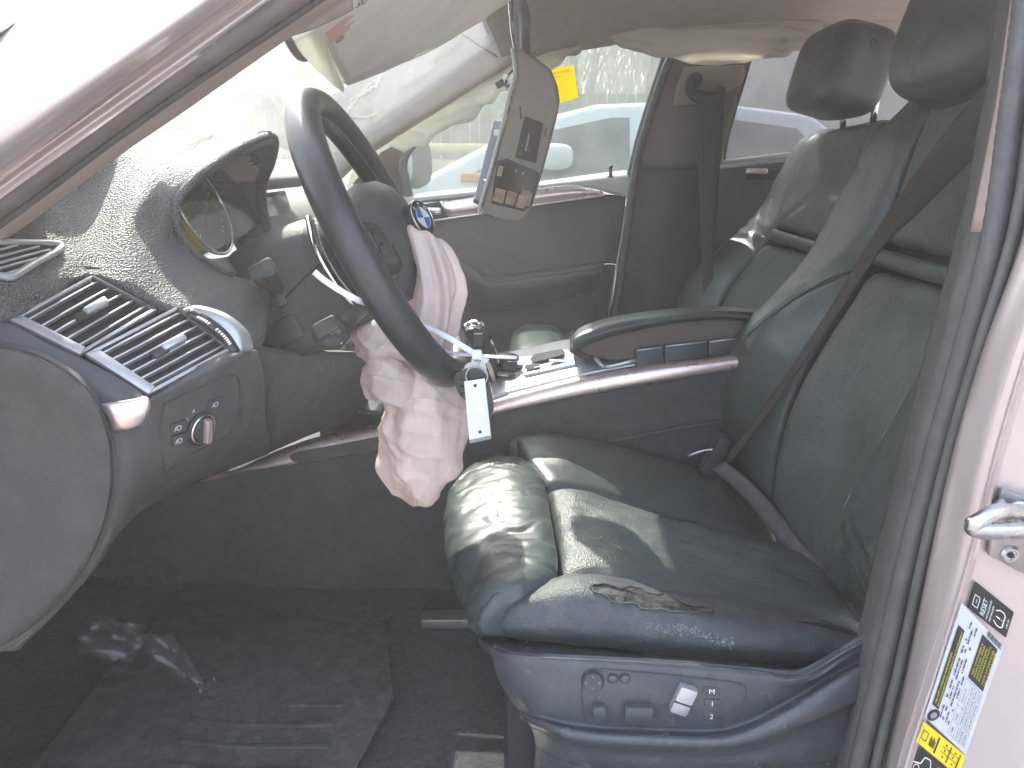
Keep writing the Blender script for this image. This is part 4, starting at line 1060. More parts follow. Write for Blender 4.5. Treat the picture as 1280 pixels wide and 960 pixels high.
# torn patch: a ragged hole edge around exposed padding
tr = [(738, 735), (752, 731), (770, 735), (795, 736), (812, 742), (832, 745), (852, 753), (872, 758), (890, 764), (866, 765), (850, 767), (832, 763), (812, 763), (790, 755), (770, 754), (752, 744)]
rnd = random.Random(3)
ts = [hit(SBB, a + rnd.uniform(-2.5, 2.5), b + rnd.uniform(-1.4, 1.4), .0012)[0] for a, b, _ in spline(np.array([(a, b, 0) for a, b in tr], float), 60, True)]
cen = sum(ts, Vector()) / len(ts)
V = [cen + Vector((0, 0, .0005))] + ts + [(p * .6 + cen * .4) + Vector((0, 0, .001 * rnd.random())) for p in ts]
F = [(0, 61 + i, 61 + (i + 1) % 60) for i in range(60)] + [(61 + i, 1 + i, 1 + (i + 1) % 60, 61 + (i + 1) % 60) for i in range(60)]
mk('torn_patch', V, F, 'torn_foam', sb, True, None, 'ragged hole showing dark padding')
tube('torn_edge', [p + Vector((0, -.0005, .0006)) for p in ts], .0010, 'leather_worn', sb, 120, True, 6)
# frayed strip: pale crumbs of worn leather
V, F = [], []
for i in range(260):
    t = rnd.random(); a = 800 + 118 * t; b = 778 + 24 * t + rnd.gauss(0, 3.2) + 3 * math.sin(t * 9)
    p, nn = hit(SBB, a, b, .0004)
    if p is None: continue
    s_, u_, nn = axes(nn); r_ = rnd.uniform(.0004, .0016) * (1.6 if rnd.random() < .15 else 1); o = len(V); th = rnd.random() * 6.3
    V += [p + (s_ * math.cos(th + k * 2.1) + u_ * math.sin(th + k * 2.1)) * r_ * rnd.uniform(.6, 1.4) for k in range(3)] + [p + nn * r_ * .8]
    F += [(o, o + 1, o + 3), (o + 1, o + 2, o + 3), (o + 2, o, o + 3)]
for i in range(120):
    t = rnd.random(); a = 860 + 180 * t; b = 752 + 28 * t + rnd.gauss(0, 2.5)
    p, nn = hit(SBB, a, b, .0003)
    if p is None: continue
    s_, u_, nn = axes(nn); r_ = rnd.uniform(.0003, .0010); o = len(V)
    V += [p + s_ * r_, p - s_ * r_ * .6 + u_ * r_, p - u_ * r_, p + nn * r_ * .6]; F += [(o, o + 1, o + 3), (o + 1, o + 2, o + 3), (o + 2, o, o + 3)]
fr = mk('frayed_leather', V, F, 'frayed_edge', sb, False); fr['kind'] = 'stuff'
# flap between cushion and backrest
patch('seat_gap_flap', [[(888, 585, 1.17), (930, 625, 1.12), (985, 690, 1.02), (1030, 740, .95), (1068, 778, .90)], [(905, 575, 1.165), (950, 615, 1.11), (1005, 680, 1.015), (1048, 728, .945), (1085, 765, .895)]], 'charcoal_trim', ds_, (10, 40), roll=.004, rw=.012, thick=.012)
# base trim
base = patch('seat_base_trim', [
 [(596, 796, .80), (640, 800, .79), (720, 806, .785), (830, 816, .78), (940, 826, .78), (1010, 828, .785), (1060, 800, .79), (1100, 770, .80)],
 [(612, 809, .745), (640, 816, .725), (720, 821, .71), (830, 826, .702), (940, 836, .70), (1000, 842, .70), (1055, 812, .705), (1100, 785, .71)],
 [(614, 816, .741), (642, 824, .715), (720, 829, .700), (830, 836, .692), (940, 845, .69), (1000, 848, .692), (1055, 822, .70), (1100, 795, .705)],
 [(622, 850, .738), (650, 858, .712), (720, 862, .695), (830, 868, .688), (930, 872, .687), (985, 860, .690), (1045, 832, .70), (1100, 805, .705)],
 [(645, 885, .735), (672, 893, .709), (725, 905, .692), (830, 911, .685), (915, 909, .684), (985, 878, .690), (1045, 842, .70), (1100, 815, .705)],
 [(652, 892, .728), (685, 905, .690), (735, 915, .672), (830, 920, .664), (915, 919, .663), (990, 886, .669), (1050, 850, .68), (1105, 820, .69)],
 [(660, 905, .726), (690, 917, .686), (735, 927, .668), (830, 933, .660), (920, 931, .659), (1000, 905, .664), (1060, 878, .672), (1110, 855, .68)],
 [(664, 912, .736), (695, 925, .700), (735, 936, .684), (830, 943, .677), (925, 940, .676), (1005, 915, .68), (1062, 890, .686), (1110, 868, .69)],
 [(668, 930, .740), (700, 945, .705), (740, 950, .689), (830, 957, .682), (930, 955, .681), (1005, 948, .684), (1062, 938, .688), (1110, 920, .69)],
 [(668, 945, .750), (700, 958, .715), (740, 966, .70), (830, 972, .693), (930, 972, .692), (1005, 966, .694), (1062, 955, .695), (1110, 940, .70)],
 [(665, 1010, .76), (700, 1020, .73), (740, 1028, .72), (830, 1032, .715), (930, 1032, .715), (1005, 1025, .715), (1062, 1010, .715), (1110, 990, .72)]],
 'seat_plastic', ds_, (90, 90), thick=.008)
BB = bvh_of(base)
sw = [(730, 842), (745, 836), (800, 840), (860, 846), (925, 855), (932, 868), (926, 886), (908, 906), (895, 909), (820, 909), (745, 905), (732, 896), (727, 870)]
on_line('switch_plate_edge', BB, sw + sw[:1], .0010, 'rubber_dark', base, 120, .0004)
spn = hit(BB, 830, 875)[1]
def at_base(px, py, l=.0): return hit(BB, px, py, l)[0]
bs, bu, bn = axes(spn)
dl = lathe('lumbar_dial', [(.0108, 0), (.0108, .003), (.0098, .0042), (.0040, .0036)], at_base(741, 851), spn, 'seat_plastic', base, 28, label='round four-way lumbar pad')
torus('dial_gap', at_base(741, 851, .0012), spn, .0114, .0009, 'dark_void', dl, 32, 6)
for a in range(4):
    p = at_base(741, 851, .0040) + (bs * math.cos(a * math.pi / 2) + bu * math.sin(a * math.pi / 2)) * .007
    lathe('dial_arrow', [(.0012, 0), (.0010, .0006)], p, spn, 'print_grey', dl, 3)
for q_ in ((766, 848), (781, 848)):
    lathe('round_button', [(.0050, 0), (.0050, .002), (.0040, .0026)], at_base(*q_), spn, 'seat_plastic', base, 20)
    torus('button_gap', at_base(*q_, .0005), spn, .0054, .0006, 'dark_void', base, 24, 6)
box('seat_switch', at_base(749, 885, .003), (.014, .015, .012), 'seat_plastic', base, .003, (bs, bu, bn), label='small square height switch')
box('seat_switch', at_base(798, 886, .004), (.030, .017, .012), 'seat_plastic', base, .003, (bs, bu, bn), label='wide slide switch')
e1 = (bs * .35 + bu).normalized(); e0 = e1.cross(bn).normalized()
box('backrest_switch', at_base(853, 871, .004), (.020, .034, .012), 'satin_trim', base, .004, (e0, e1, bn), label='upright light grey switch for the backrest')
box('switch_split', at_base(852, 873, .0102), (.020, .0014, .0012), 'dark_void', base, .0003, (e0, e1, bn))
for ch, q_ in (('M', (884, 866)), ('1', (886, 881)), ('2', (885, 897))):
    kb_ = box('memory_button', at_base(q_[0] + 4, q_[1] - 3, .0005), (.016, .009, .002), 'seat_plastic', base, .0008, (bs, bu, bn))
    pr = Print(at_base(q_[0] + 1, q_[1], .0022), bs, bu, bn); pr.text(ch, 0, 0, .0085); pr.build('button_letter', 'print_white', kb_)
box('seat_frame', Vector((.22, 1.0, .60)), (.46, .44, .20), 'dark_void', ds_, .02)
box('seat_rail', Vector((.15, .80, .515)), (.62, .035, .03), 'steel_plate', ds_, .004)
box('seat_rail', Vector((.15, 1.20, .515)), (.62, .035, .03), 'steel_plate', ds_, .004)
bk = box('belt_buckle', U(893, 568, 1.215), (.022, .03, .075), 'black_plastic', ds_, .005, (Vector((.9, 0, -.4)), Vector((0, 1, 0)), Vector((.4, 0, .9))))
sweep('buckle_edge', [(860, 570, 1.215), (880, 563, 1.21), (904, 561, 1.205)], circ(.0022, 8), 'steel', ds_, 10)

# ================================================================== SEAT BELTS
def ribbon(name, L, Rr, m, parent, n=60, t=.0014):
    return patch(name, [L, [(PV(a) + PV(b)) / 2 for a, b in zip(L, Rr)], Rr], m, parent, (5, n), thick=t)
sbt = thing('seat_belt', 'brown grey seat belt crossing the driver backrest down from the door pillar', 'seat belt', tuple(U(1250, 110, .72)))
ribbon('webbing', [(1290, 20, .70), (1246, 86, .73), (1180, 166, .82), (1120, 250, .955), (1080, 312, 1.045), (1042, 378, 1.08), (993, 452, 1.10), (948, 517, 1.13), (905, 574, 1.165)],
       [(1320, 80, .69), (1268, 142, .715), (1215, 200, .80), (1146, 268, .925), (1101, 312, 1.01), (1053, 384, 1.06), (1002, 458, 1.092), (956, 523, 1.122), (912, 580, 1.157)], 'webbing', sbt)
sbp = thing('seat_belt', 'dark seat belt hanging from its anchor on the far door pillar', 'seat belt', tuple(U(885, 110, 1.94)))
ribbon('webbing', [(869, 112, 1.945), (871, 160, 1.945), (873, 215, 1.945), (877, 300, 1.94), (880, 395, 1.93), (882, 450, 1.92)], [(905, 116, 1.94), (904, 160, 1.94), (899, 215, 1.94), (893, 300, 1.935), (889, 395, 1.925), (889, 450, 1.915)], 'webbing', sbp)
sweep('belt_guide', [(866, 97, 1.925), (862, 108, 1.925), (868, 120, 1.925), (885, 124, 1.92), (898, 120, 1.92), (902, 108, 1.92)], rect(.022, .016, .005), 'pillar_dark', sbp, 30, False, (0, 1, 0))
lathe('anchor_bolt', [(.018, 0), (.018, .010), (.012, .014)], U(868, 101, 1.935), (0, -1, 0), 'pillar_dark', sbp, 20)

# ================================================================== PASSENGER SEAT
ps = thing('passenger_seat', 'black leather front passenger seat, its shoulder edges catching the sun', 'seat', (.4, 1.75, .5))
pb = patch('backrest', [
 [(1012, 168, 1.885), (1045, 158, 1.75), (1088, 152, 1.62)], [(1000, 190, 1.88), (1036, 188, 1.75), (1078, 188, 1.62)], [(984, 235, 1.88), (1022, 238, 1.75), (1062, 245, 1.62)],
 [(965, 281, 1.88), (998, 291, 1.75), (1040, 303, 1.62)]], 'leather_perf', ps, (40, 32), roll=.012, rw=.025, thick=.06, disp=wr(.003, 7))
patch('backrest_fold', [[(965, 283, 1.878), (998, 293, 1.748), (1040, 305, 1.618)], [(960, 291, 1.868), (994, 301, 1.738), (1036, 314, 1.608)], [(955, 299, 1.878), (990, 310, 1.748), (1032, 323, 1.618)]], 'leather', pb, (14, 28), roll=.008, rw=.014, thick=.04)
patch('backrest_lower', [[(955, 301, 1.88), (990, 312, 1.75), (1032, 325, 1.62)], [(930, 330, 1.88), (970, 350, 1.75), (1010, 370, 1.62)], [(908, 360, 1.88), (950, 390, 1.75), (990, 410, 1.62)], [(888, 405, 1.88), (930, 430, 1.75), (975, 450, 1.62)]], 'leather_perf', pb, (40, 32), roll=.014, rw=.03, thick=.06, disp=wr(.003, 7))
patch('bolster', [[(1052, 156, 1.95), (1040, 157, 1.93), (1022, 163, 1.885)], [(1000, 172, 1.98), (1002, 178, 1.94), (1006, 184, 1.88)], [(968, 222, 2.0), (978, 228, 1.94), (988, 236, 1.88)], [(948, 258, 2.0), (960, 268, 1.94), (968, 282, 1.88)],
      [(902, 304, 2.01), (925, 312, 1.93), (942, 322, 1.88)], [(864, 336, 2.02), (888, 346, 1.94), (915, 352, 1.88)], [(844, 372, 2.02), (866, 388, 1.94), (890, 400, 1.88)], [(838, 420, 2.0), (860, 430, 1.93), (882, 440, 1.88)]],
      'leather', pb, (60, 26), roll=.012, rw=.022, thick=.05, disp=lambda p, u, v: .003 * fbm(p, 9) + .004 * math.exp(-((u - .5) / .05) ** 2) * math.sin(p[2] * 160 + p[0] * 90))
patch('bolster', [[(1088, 152, 1.62), (1104, 148, 1.55), (1128, 155, 1.5)], [(1070, 205, 1.62), (1080, 202, 1.55), (1106, 210, 1.5)], [(1042, 290, 1.62), (1055, 288, 1.54), (1082, 300, 1.49)], [(1005, 385, 1.62), (1020, 383, 1.54), (1050, 396, 1.49)], [(975, 450, 1.62), (992, 450, 1.54), (1020, 460, 1.49)]],
      'leather', pb, (50, 26), roll=.012, rw=.022, thick=.05)
patch('back_shell', [[Vector((.80, 1.52, 1.36)), Vector((.84, 1.75, 1.38)), Vector((.80, 1.98, 1.36))], [Vector((.66, 1.50, .72)), Vector((.70, 1.75, .72)), Vector((.66, 2.0, .72))]], 'black_plastic', ps, (8, 8), thick=.05, out=(1, 0, 0))
hr = superbox('headrest', Vector((.69, 1.745, 1.484)), (.066, .140, .088), 'leather', ps, (hx, Vector((0, 1, 0)), hz), 4.5, 24, lambda p, q: .002 * fbm(p, 9))
p, nn = hit(bvh_of(hr), 1092, 53, .001)
if p is not None: torus('headrest_button', p, nn, .006, .0012, 'rubber_dark', hr, 24, 6)
for a in ((1053, 130, 1053, 164, 1.80), (1096, 105, 1090, 160, 1.69)):
    tube('headrest_post', [U(a[0] + 2, a[1], a[4]), U(a[2], a[3], a[4])], .0068, 'chrome', ps, 3, seg=12)
superbox('seat_cushion', Vector((.33, 1.75, .80)), (.30, .25, .10), 'leather', ps, None, 3.6, 22, lambda p, q: .004 * fbm(p, 7))
superbox('thigh_support', Vector((.065, 1.75, .835)), (.075, .235, .085), 'leather', ps, None, 3.0, 22, lambda p, q: .004 * fbm(p, 8))
box('seat_frame', Vector((.35, 1.75, .60)), (.5, .42, .2), 'black_plastic', ps, .02)

# ================================================================== BURST AIRBAG
ab = thing('steering_airbag', 'pinkish white deflated airbag hanging out of the steering wheel hub', 'airbag', tuple(WC))
def crease(p, k, ax, warp, ph=0.0):
    th = k * (p[0] * ax[0] + p[1] * ax[1] + p[2] * ax[2]) + warp * fbm(p, 7, 2) + ph
    s_ = .5 + .5 * math.sin(2 * th)
    return s_ * s_ * .8 + .2 * (1 - abs(math.sin(th)))
def pleats(p, u, v):
    th = 6.2832 * (3.6 * v + .9 * fbm(p, 5, 2) + .25 * u)
    g = min(1, .35 + 1.1 * u)
    m_ = .5 + .5 * noise.noise(Vector(p) * 14)
    return g * (.0055 * math.sin(th) + .0028 * math.sin(2.3 * th + 1.2) * m_) + .006 * crease(p, 46, (.8, .3, .5), 3.0) * m_ + .0015 * fbm(p, 60, 2)
def crumple(p, u, v):
    q = Vector(p); m1 = .5 + .5 * noise.noise(q * 9); m2 = .5 + .5 * noise.noise(q * 9 + Vector((3, 7, 1))); m3 = .5 + .5 * noise.noise(q * 11 + Vector((9, 2, 5)))
    return .012 * m1 * crease(p, 62, (.75, .2, .62), 3.4) + .011 * m2 * crease(p, 74, (-.55, .2, .85), 3.4, 1.0) + .008 * m3 * crease(p, 110, (.95, .1, .15), 4.0, .4) + .0035 * crease(p, 190, (.4, .3, .8), 5.0) * m2 + .004 * fbm(p, 12, 3) - .006 + .0042 * m1 * (1 - abs(math.sin(120 * (.5 * p[0] + .9 * p[2]) + 5 * fbm(p, 9, 2)))) ** 2 + .0036 * m3 * (1 - abs(math.sin(105 * (.9 * p[0] - .5 * p[2]) + 5 * fbm(p, 8, 2)))) ** 2
up_o = patch('airbag_upper', [
 [(485, 277, .990), (500, 274, .965), (519, 279, .955), (536, 287, .960), (549, 297, .975)],
 [(490, 306, .985), (508, 304, .950), (533, 302, .940), (555, 308, .945), (570, 320, .965)],
 [(505, 340, .985), (520, 338, .940), (544, 335, .930), (568, 338, .940), (585, 350, .962)],
 [(506, 372, .985), (524, 375, .938), (548, 374, .928), (570, 372, .938), (586, 376, .962)],
 [(499, 402, .990), (521, 410, .945), (546, 410, .935), (565, 405, .945), (581, 400, .965)],
 [(504, 432, .995), (523, 440, .955), (542, 442, .948), (558, 436, .955), (572, 428, .97)],
 [(512, 448, 1.0), (524, 453, .975), (539, 454, .97), (552, 450, .975), (564, 444, .985)]], 'airbag_cloth', ab, (110, 90), roll=.018, rw=.022, thick=.030, disp=pleats, label='upper drape of the airbag inside the wheel')
lo_o = patch('airbag_lower', [
 [(473, 452, .985), (502, 448, .96), (533, 450, .955), (564, 462, .975)],
 [(471, 480, .975), (504, 472, .93), (545, 472, .925), (585, 482, .965)],
 [(470, 510, .97), (509, 502, .92), (551, 500, .918), (594, 510, .96)],
 [(465, 540, .968), (507, 535, .915), (553, 535, .913), (595, 540, .958)],
 [(465, 568, .968), (505, 568, .915), (551, 568, .913), (591, 565, .958)],
 [(473, 594, .97), (504, 598, .922), (546, 598, .922), (583, 590, .962)],
 [(489, 615, .975), (510, 622, .94), (539, 622, .94), (565, 610, .967)],
 [(499, 626, .985), (516, 632, .965), (533, 632, .965), (549, 624, .98)]], 'airbag_cloth', ab, (130, 110), roll=.022, rw=.026, thick=.035, disp=crumple, label='lower bag of the airbag hanging under the wheel rim')
patch('airbag_fold', [
 [(449, 402, .99), (468, 393, .975), (489, 392, .97), (508, 398, .985)],
 [(435, 420, .985), (461, 412, .95), (492, 412, .945), (526, 425, .97)],
 [(437, 442, .98), (465, 440, .94), (500, 440, .935), (546, 452, .965)],
 [(447, 462, .98), (475, 462, .94), (511, 465, .935), (564, 478, .965)]], 'airbag_cloth', ab, (80, 80), roll=.018, rw=.024, thick=.03, disp=crumple, label='puffed fold of the airbag under the column')
fl_o = patch('airbag_flap', [
 [(453, 446, .955), (479, 443, .925), (506, 452, .92), (527, 468, .935)],
 [(446, 468, .950), (475, 468, .912), (504, 474, .908), (524, 484, .925)],
 [(449, 488, .950), (475, 490, .910), (501, 496, .908), (518, 500, .925)],
 [(463, 503, .955), (483, 509, .925), (497, 514, .920), (510, 514, .93)]], 'airbag_cloth', ab, (70, 70), roll=.010, rw=.014, thick=.014, disp=lambda p, u, v: .6 * crumple(p, u, v), label='stitched flap on the left of the hanging airbag')
FB = bvh_of(fl_o)
LB = bvh_of(lo_o); UB = bvh_of(up_o)
def dashes(bv, pts, n, parent, m='print_red'):
    Q = spline(np.array([(a, b, 0) for a, b in pts], float), n * 2); V, F = [], []
    for i in range(n):
        a = hit(bv, Q[2 * i][0], Q[2 * i][1], .0008)[0]; b = hit(bv, Q[2 * i + 1][0], Q[2 * i + 1][1], .0008)[0]
        if a is None or b is None or (a - b).length > .02: continue
        o = len(V); V += [a + Vector((0, 0, .0005)), b + Vector((0, 0, .0005)), b - Vector((0, 0, .0005)), a - Vector((0, 0, .0005))]; F.append((o, o + 1, o + 2, o + 3))
    if V: mk('stitching', V, F, m, parent, False)
mat('stitch_pink', (0.62, 0.42, 0.38), 0.8)
dashes(FB, [(458, 470), (475, 470), (492, 474), (512, 478)], 14, fl_o, 'stitch_pink')
dashes(LB, [(505, 500), (525, 497), (548, 500), (574, 510)], 16, lo_o, 'stitch_pink')
for k in range(4): dashes(UB, [(558 + 3 * k, 352), (559 + 3 * k, 365), (557 + 3 * k, 378)], 5, up_o, 'print_red')

# ================================================================== ZIP TIES, KEYS
zt = thing('zip_tie', 'white plastic zip tie looped round the wheel rim holding the keys', 'zip tie', tuple(U(590, 442, .89)))
sweep('strap', [(500, 395, .93), (525, 406, .90), (560, 422, .885), (595, 443, .885), (610, 452, .887)], rect(.0068, .0016, .0005), 'zip_white', zt, 30, False, (0, -1, .3))
sweep('strap', [(520, 430, .97), (545, 436, .93), (570, 442, .90), (596, 444, .885), (620, 446, .88), (646, 447, .875)], rect(.0060, .0016, .0005), 'zip_white', zt, 30, False, (0, -.3, 1))
box('ratchet_head', U(596, 443, .883), (.012, .008, .011), 'zip_white', zt, .002)
zb = sweep('zip_tie', [(393, 340, .80), (405, 350, .795), (425, 363, .795), (445, 374, .80), (457, 379, .82)], rect(.0066, .0014, .0004), 'zip_white', None, 24, False, (0, -1, .3))
tag(zb, 'loose end of a white zip tie behind the wheel rim, beside the column', 'zip tie')
ky = thing('key_set', 'black key fob with a blank white tag on a wire ring below the wheel', 'keys', tuple(U(597, 460, .88)))
tg = prism('paper_tag', [(580, 477, .872), (606, 473, .872), (614, 548, .868), (587, 554, .868)], (0, .0012, 0), 'paper_white', ky, .0003)
prism('tag_edge', [(586.5, 550.5, .8672), (614, 544.5, .8672), (614, 548.5, .867), (587, 554.5, .867)], (0, .0016, 0), 'print_grey', tg, 0)
for q_ in ((594, 482), (600, 540)): lathe('tag_hole', [(.0020, 0), (.0016, .0006)], U(*q_, .8715 if q_[1] < 500 else .8682), (0, -1, 0), 'print_black', tg, 16)
prism('plastic_card', smooth_poly([(582, 456, .889), (598, 452, .889), (606, 454, .889), (609, 470, .889), (608, 490, .889), (584, 492, .889), (581, 470, .889)], 24), (0, .0016, 0), 'paper_white', ky, .0004)
kf = prism('key_fob', smooth_poly([(568, 470, .882), (580, 462, .880), (600, 462, .880), (610, 475, .880), (617, 505, .880), (614, 520, .880), (600, 524, .880), (585, 505, .880), (572, 490, .882)], 40), (0, .006, 0), 'gloss_black', ky, .002)
for k in range(3): box('fob_button', U(577 + 3 * k, 478 + 9 * k, .8795), (.007, .002, .006), 'charcoal_trim', kf, .0008)
torus('key_ring', U(596, 470, .876), (.15, -1, .1), .0128, .0009, 'steel', ky, 40, 8)
tube('wire', [U(597, 446, .882), U(599, 452, .880), U(597, 459, .876)], .0008, 'steel', ky, 8, seg=6)

# ================================================================== PASSENGER DOOR
pdr = thing('passenger_door', 'closed front passenger door with silver trim strip and black armrest', 'door', (.0, 2.1, .5))
patch('upper_panel', [
 [(400, 292, 2.085), (520, 278, 2.085), (610, 264, 2.085), (690, 251, 2.085), (752, 243, 2.085), (783, 246, 2.085)],
 [(400, 325, 2.07), (520, 315, 2.06), (610, 305, 2.06), (690, 295, 2.06), (752, 285, 2.06), (778, 285, 2.075)],
 [(400, 365, 2.06), (520, 355, 2.04), (610, 348, 2.04), (690, 338, 2.04), (752, 330, 2.04), (772, 330, 2.07)]], 'door_panel', pdr, (24, 40), thick=.02)
patch('lower_panel', [
 [(400, 365, 2.075), (520, 357, 2.065), (610, 350, 2.065), (690, 340, 2.065), (752, 331, 2.065), (771, 331, 2.075)],
 [(400, 420, 2.07), (520, 420, 2.05), (610, 415, 2.05), (690, 405, 2.05), (740, 400, 2.05), (762, 400, 2.075)],
 [(400, 520, 2.07), (520, 520, 2.05), (610, 520, 2.05), (690, 520, 2.05), (740, 520, 2.05), (748, 520, 2.075)],
 [(400, 620, 2.08), (520, 620, 2.06), (610, 620, 2.06), (690, 620, 2.06), (730, 620, 2.06), (738, 620, 2.08)]], 'door_panel', pdr, (24, 30), thick=.02)
ar = patch('armrest', [
 [(560, 318, 2.05), (590, 330, 2.05), (620, 345, 2.045), (690, 336, 2.045), (755, 327, 2.05)],
 [(566, 325, 1.99), (595, 340, 1.98), (622, 352, 1.975), (690, 343, 1.975), (752, 334, 1.98)],
 [(568, 345, 1.985), (597, 360, 1.972), (624, 368, 1.968), (690, 358, 1.968), (750, 346, 1.975)],
 [(570, 375, 2.03), (598, 385, 2.02), (625, 388, 2.01), (690, 376, 2.01), (748, 362, 2.02)]], 'door_panel', pdr, (24, 30), thick=.02)
on_line('armrest_edge', bvh_of(ar), [(600, 344), (622, 352), (690, 343), (745, 336)], .003, 'charcoal_trim', ar, 24, .001)
patch('trim_strip', [
 [(552, 252, 2.08), (610, 243, 2.08), (672, 235, 2.08), (715, 231, 2.08), (740, 236, 2.08)],
 [(556, 263, 2.070), (610, 254, 2.070), (672, 245, 2.070), (715, 240, 2.070), (748, 240, 2.072)],
 [(562, 272, 2.075), (610, 265, 2.075), (672, 255, 2.075), (715, 249, 2.075), (755, 244, 2.078)]], 'silver_trim', pdr, (14, 30), thick=.012, label='silver strip below the passenger window')
sweep('trim_edge', [(530, 277, 2.07), (562, 273, 2.07), (610, 266, 2.07), (672, 256, 2.07), (715, 250, 2.07), (756, 244, 2.075)], rect(.006, .006, .002), 'silver_trim', pdr, 24)
patch('belt_cap', [
 [(430, 254, 2.115), (505, 243, 2.115), (592, 235, 2.115), (672, 227, 2.115), (740, 218, 2.115), (780, 213, 2.115), (786, 215, 2.115)],
 [(430, 260, 2.085), (508, 248, 2.085), (592, 239, 2.085), (672, 231, 2.085), (740, 224, 2.085), (780, 222, 2.085), (787, 224, 2.085)],
 [(430, 266, 2.080), (512, 253, 2.080), (592, 244, 2.080), (672, 236, 2.080), (725, 232, 2.080), (765, 242, 2.080), (786, 248, 2.080)]], 'door_sill_grey', pdr, (12, 40), thick=.02, label='pale cap along the bottom of the passenger window')
hd = prism('handle_recess', [(518, 257, 2.078), (549, 252, 2.078), (562, 274, 2.078), (530, 279, 2.078)], (0, .02, 0), 'dark_void', pdr, .003)
box('handle', U(541, 264, 2.062), (.045, .014, .018), 'chrome', hd, .006, None, 'silver inner door handle', 3)
lathe('lock_pin', [(.010, 0), (.010, .003), (.005, .005), (.004, .022), (.0055, .024), (.0055, .030), (.003, .032)], U(763, 222, 2.095), (0, 0, 1), 'gloss_black', pdr, 16)
sweep('door_edge', [(784, 248, 2.06), (776, 300, 2.065), (767, 350, 2.065), (757, 420, 2.065)], circ(.0035, 8), 'chrome', pdr, 16)
# window: glass, frame
patch('window_glass', [
 [(425, 262, 2.125), (505, 250, 2.125), (592, 243, 2.125), (690, 236, 2.125), (790, 228, 2.125)],
 [(440, 215, 2.11), (515, 180, 2.10), (600, 160, 2.09), (700, 150, 2.09), (806, 150, 2.085)],
 [(450, 195, 2.09), (540, 130, 2.06), (620, 90, 2.03), (720, 60, 2.02), (830, 60, 2.015)],
 [(455, 185, 2.085), (560, 110, 2.04), (640, 60, 2.0), (730, 20, 1.99), (842, 20, 1.985)]], 'door_glass', pdr, (16, 20), thick=.004)
sweep('window_frame', [(790, 222, 2.10), (800, 180, 2.08), (815, 130, 2.05), (830, 85, 2.02), (842, 45, 2.0)], rect(.030, .022, .006), 'rubber', pdr, 24, False, (0, 1, 0))
sweep('frame_bead', [(797, 215, 2.085), (806, 180, 2.065), (821, 130, 2.035), (837, 85, 2.005), (848, 50, 1.985)], circ(.005, 8), 'satin_trim', pdr, 24)
sweep('window_frame', [(512, 250, 2.105), (507, 225, 2.10), (504, 205, 2.10), (512, 186, 2.095), (545, 150, 2.08), (600, 112, 2.05), (650, 80, 2.02)], rect(.022, .022, .006), 'rubber', pdr, 30, False, (0, 1, 0))
prism('mirror_triangle', [(476, 190, 2.10), (508, 172, 2.095), (505, 210, 2.10), (512, 250, 2.105), (470, 256, 2.105), (440, 230, 2.105)], (0, .02, 0), 'pillar_dark', pdr, .004)
mr = superbox('outside_mirror', U(487, 205, 2.30), (.075, .09, .085), 'white_car_paint', pdr, None, 3.2, 14, label='outside mirror housing beyond the passenger window')
prism('mirror_glass', smooth_poly([U(490, 172, 2.24) + Vector((.035, 0, 0)), U(520, 176, 2.30) + Vector((.03, 0, 0)), U(524, 225, 2.30) + Vector((.03, 0, 0)), U(494, 232, 2.24) + Vector((.035, 0, 0))], 20), (.004, 0, 0), 'car_glass', mr, .001)

# ================================================================== REAR DOOR
rd = thing('rear_door', 'closed rear passenger door with dark tinted window behind the pillar', 'door', (.9, 2.1, .5))
patch('window_glass', [[(895, 208, 2.10), (1000, 198, 2.10), (1160, 185, 2.10)], [(912, 130, 2.07), (1010, 125, 2.07), (1165, 115, 2.07)], [(935, 40, 2.0), (1030, 35, 2.0), (1170, 30, 2.0)]], 'tint_glass', rd, (10, 12), thick=.004)
sweep('window_frame', [(898, 202, 2.07), (902, 175, 2.06), (910, 145, 2.045), (922, 105, 2.02), (934, 65, 2.0)], rect(.020, .014, .003), 'satin_trim', rd, 20, False, (0, 1, 0))
sweep('window_bead', [(905, 202, 2.075), (909, 175, 2.065), (917, 145, 2.05), (929, 105, 2.025), (941, 65, 2.005)], circ(.004, 8), 'rubber', rd, 20)
sweep('belt_cap', [(892, 204, 2.075), (925, 201, 2.075), (985, 194, 2.075), (1080, 186, 2.075)], rect(.020, .014, .004), 'door_sill_grey', rd, 14)
sweep('belt_ribs', [(895, 209, 2.07), (925, 206, 2.07), (985, 199, 2.07), (1080, 191, 2.07)], rect(.014, .012, .003), 'satin_trim', rd, 14)
patch('door_panel', [[(890, 206, 2.10), (985, 200, 2.09), (1100, 192, 2.09)], [(885, 300, 2.09), (985, 300, 2.07), (1100, 300, 2.07)], [(880, 450, 2.09), (985, 450, 2.07), (1100, 450, 2.07)], [(875, 600, 2.09), (985, 600, 2.07), (1100, 600, 2.07)]], 'door_panel', rd, (14, 14), thick=.02)
hh = box('handle_recess', U(950, 219, 2.068), (.075, .012, .022), 'dark_void', rd, .003)
box('handle', U(946, 214, 2.058), (.055, .014, .014), 'silver_trim', hh, .005, None, None, 3)

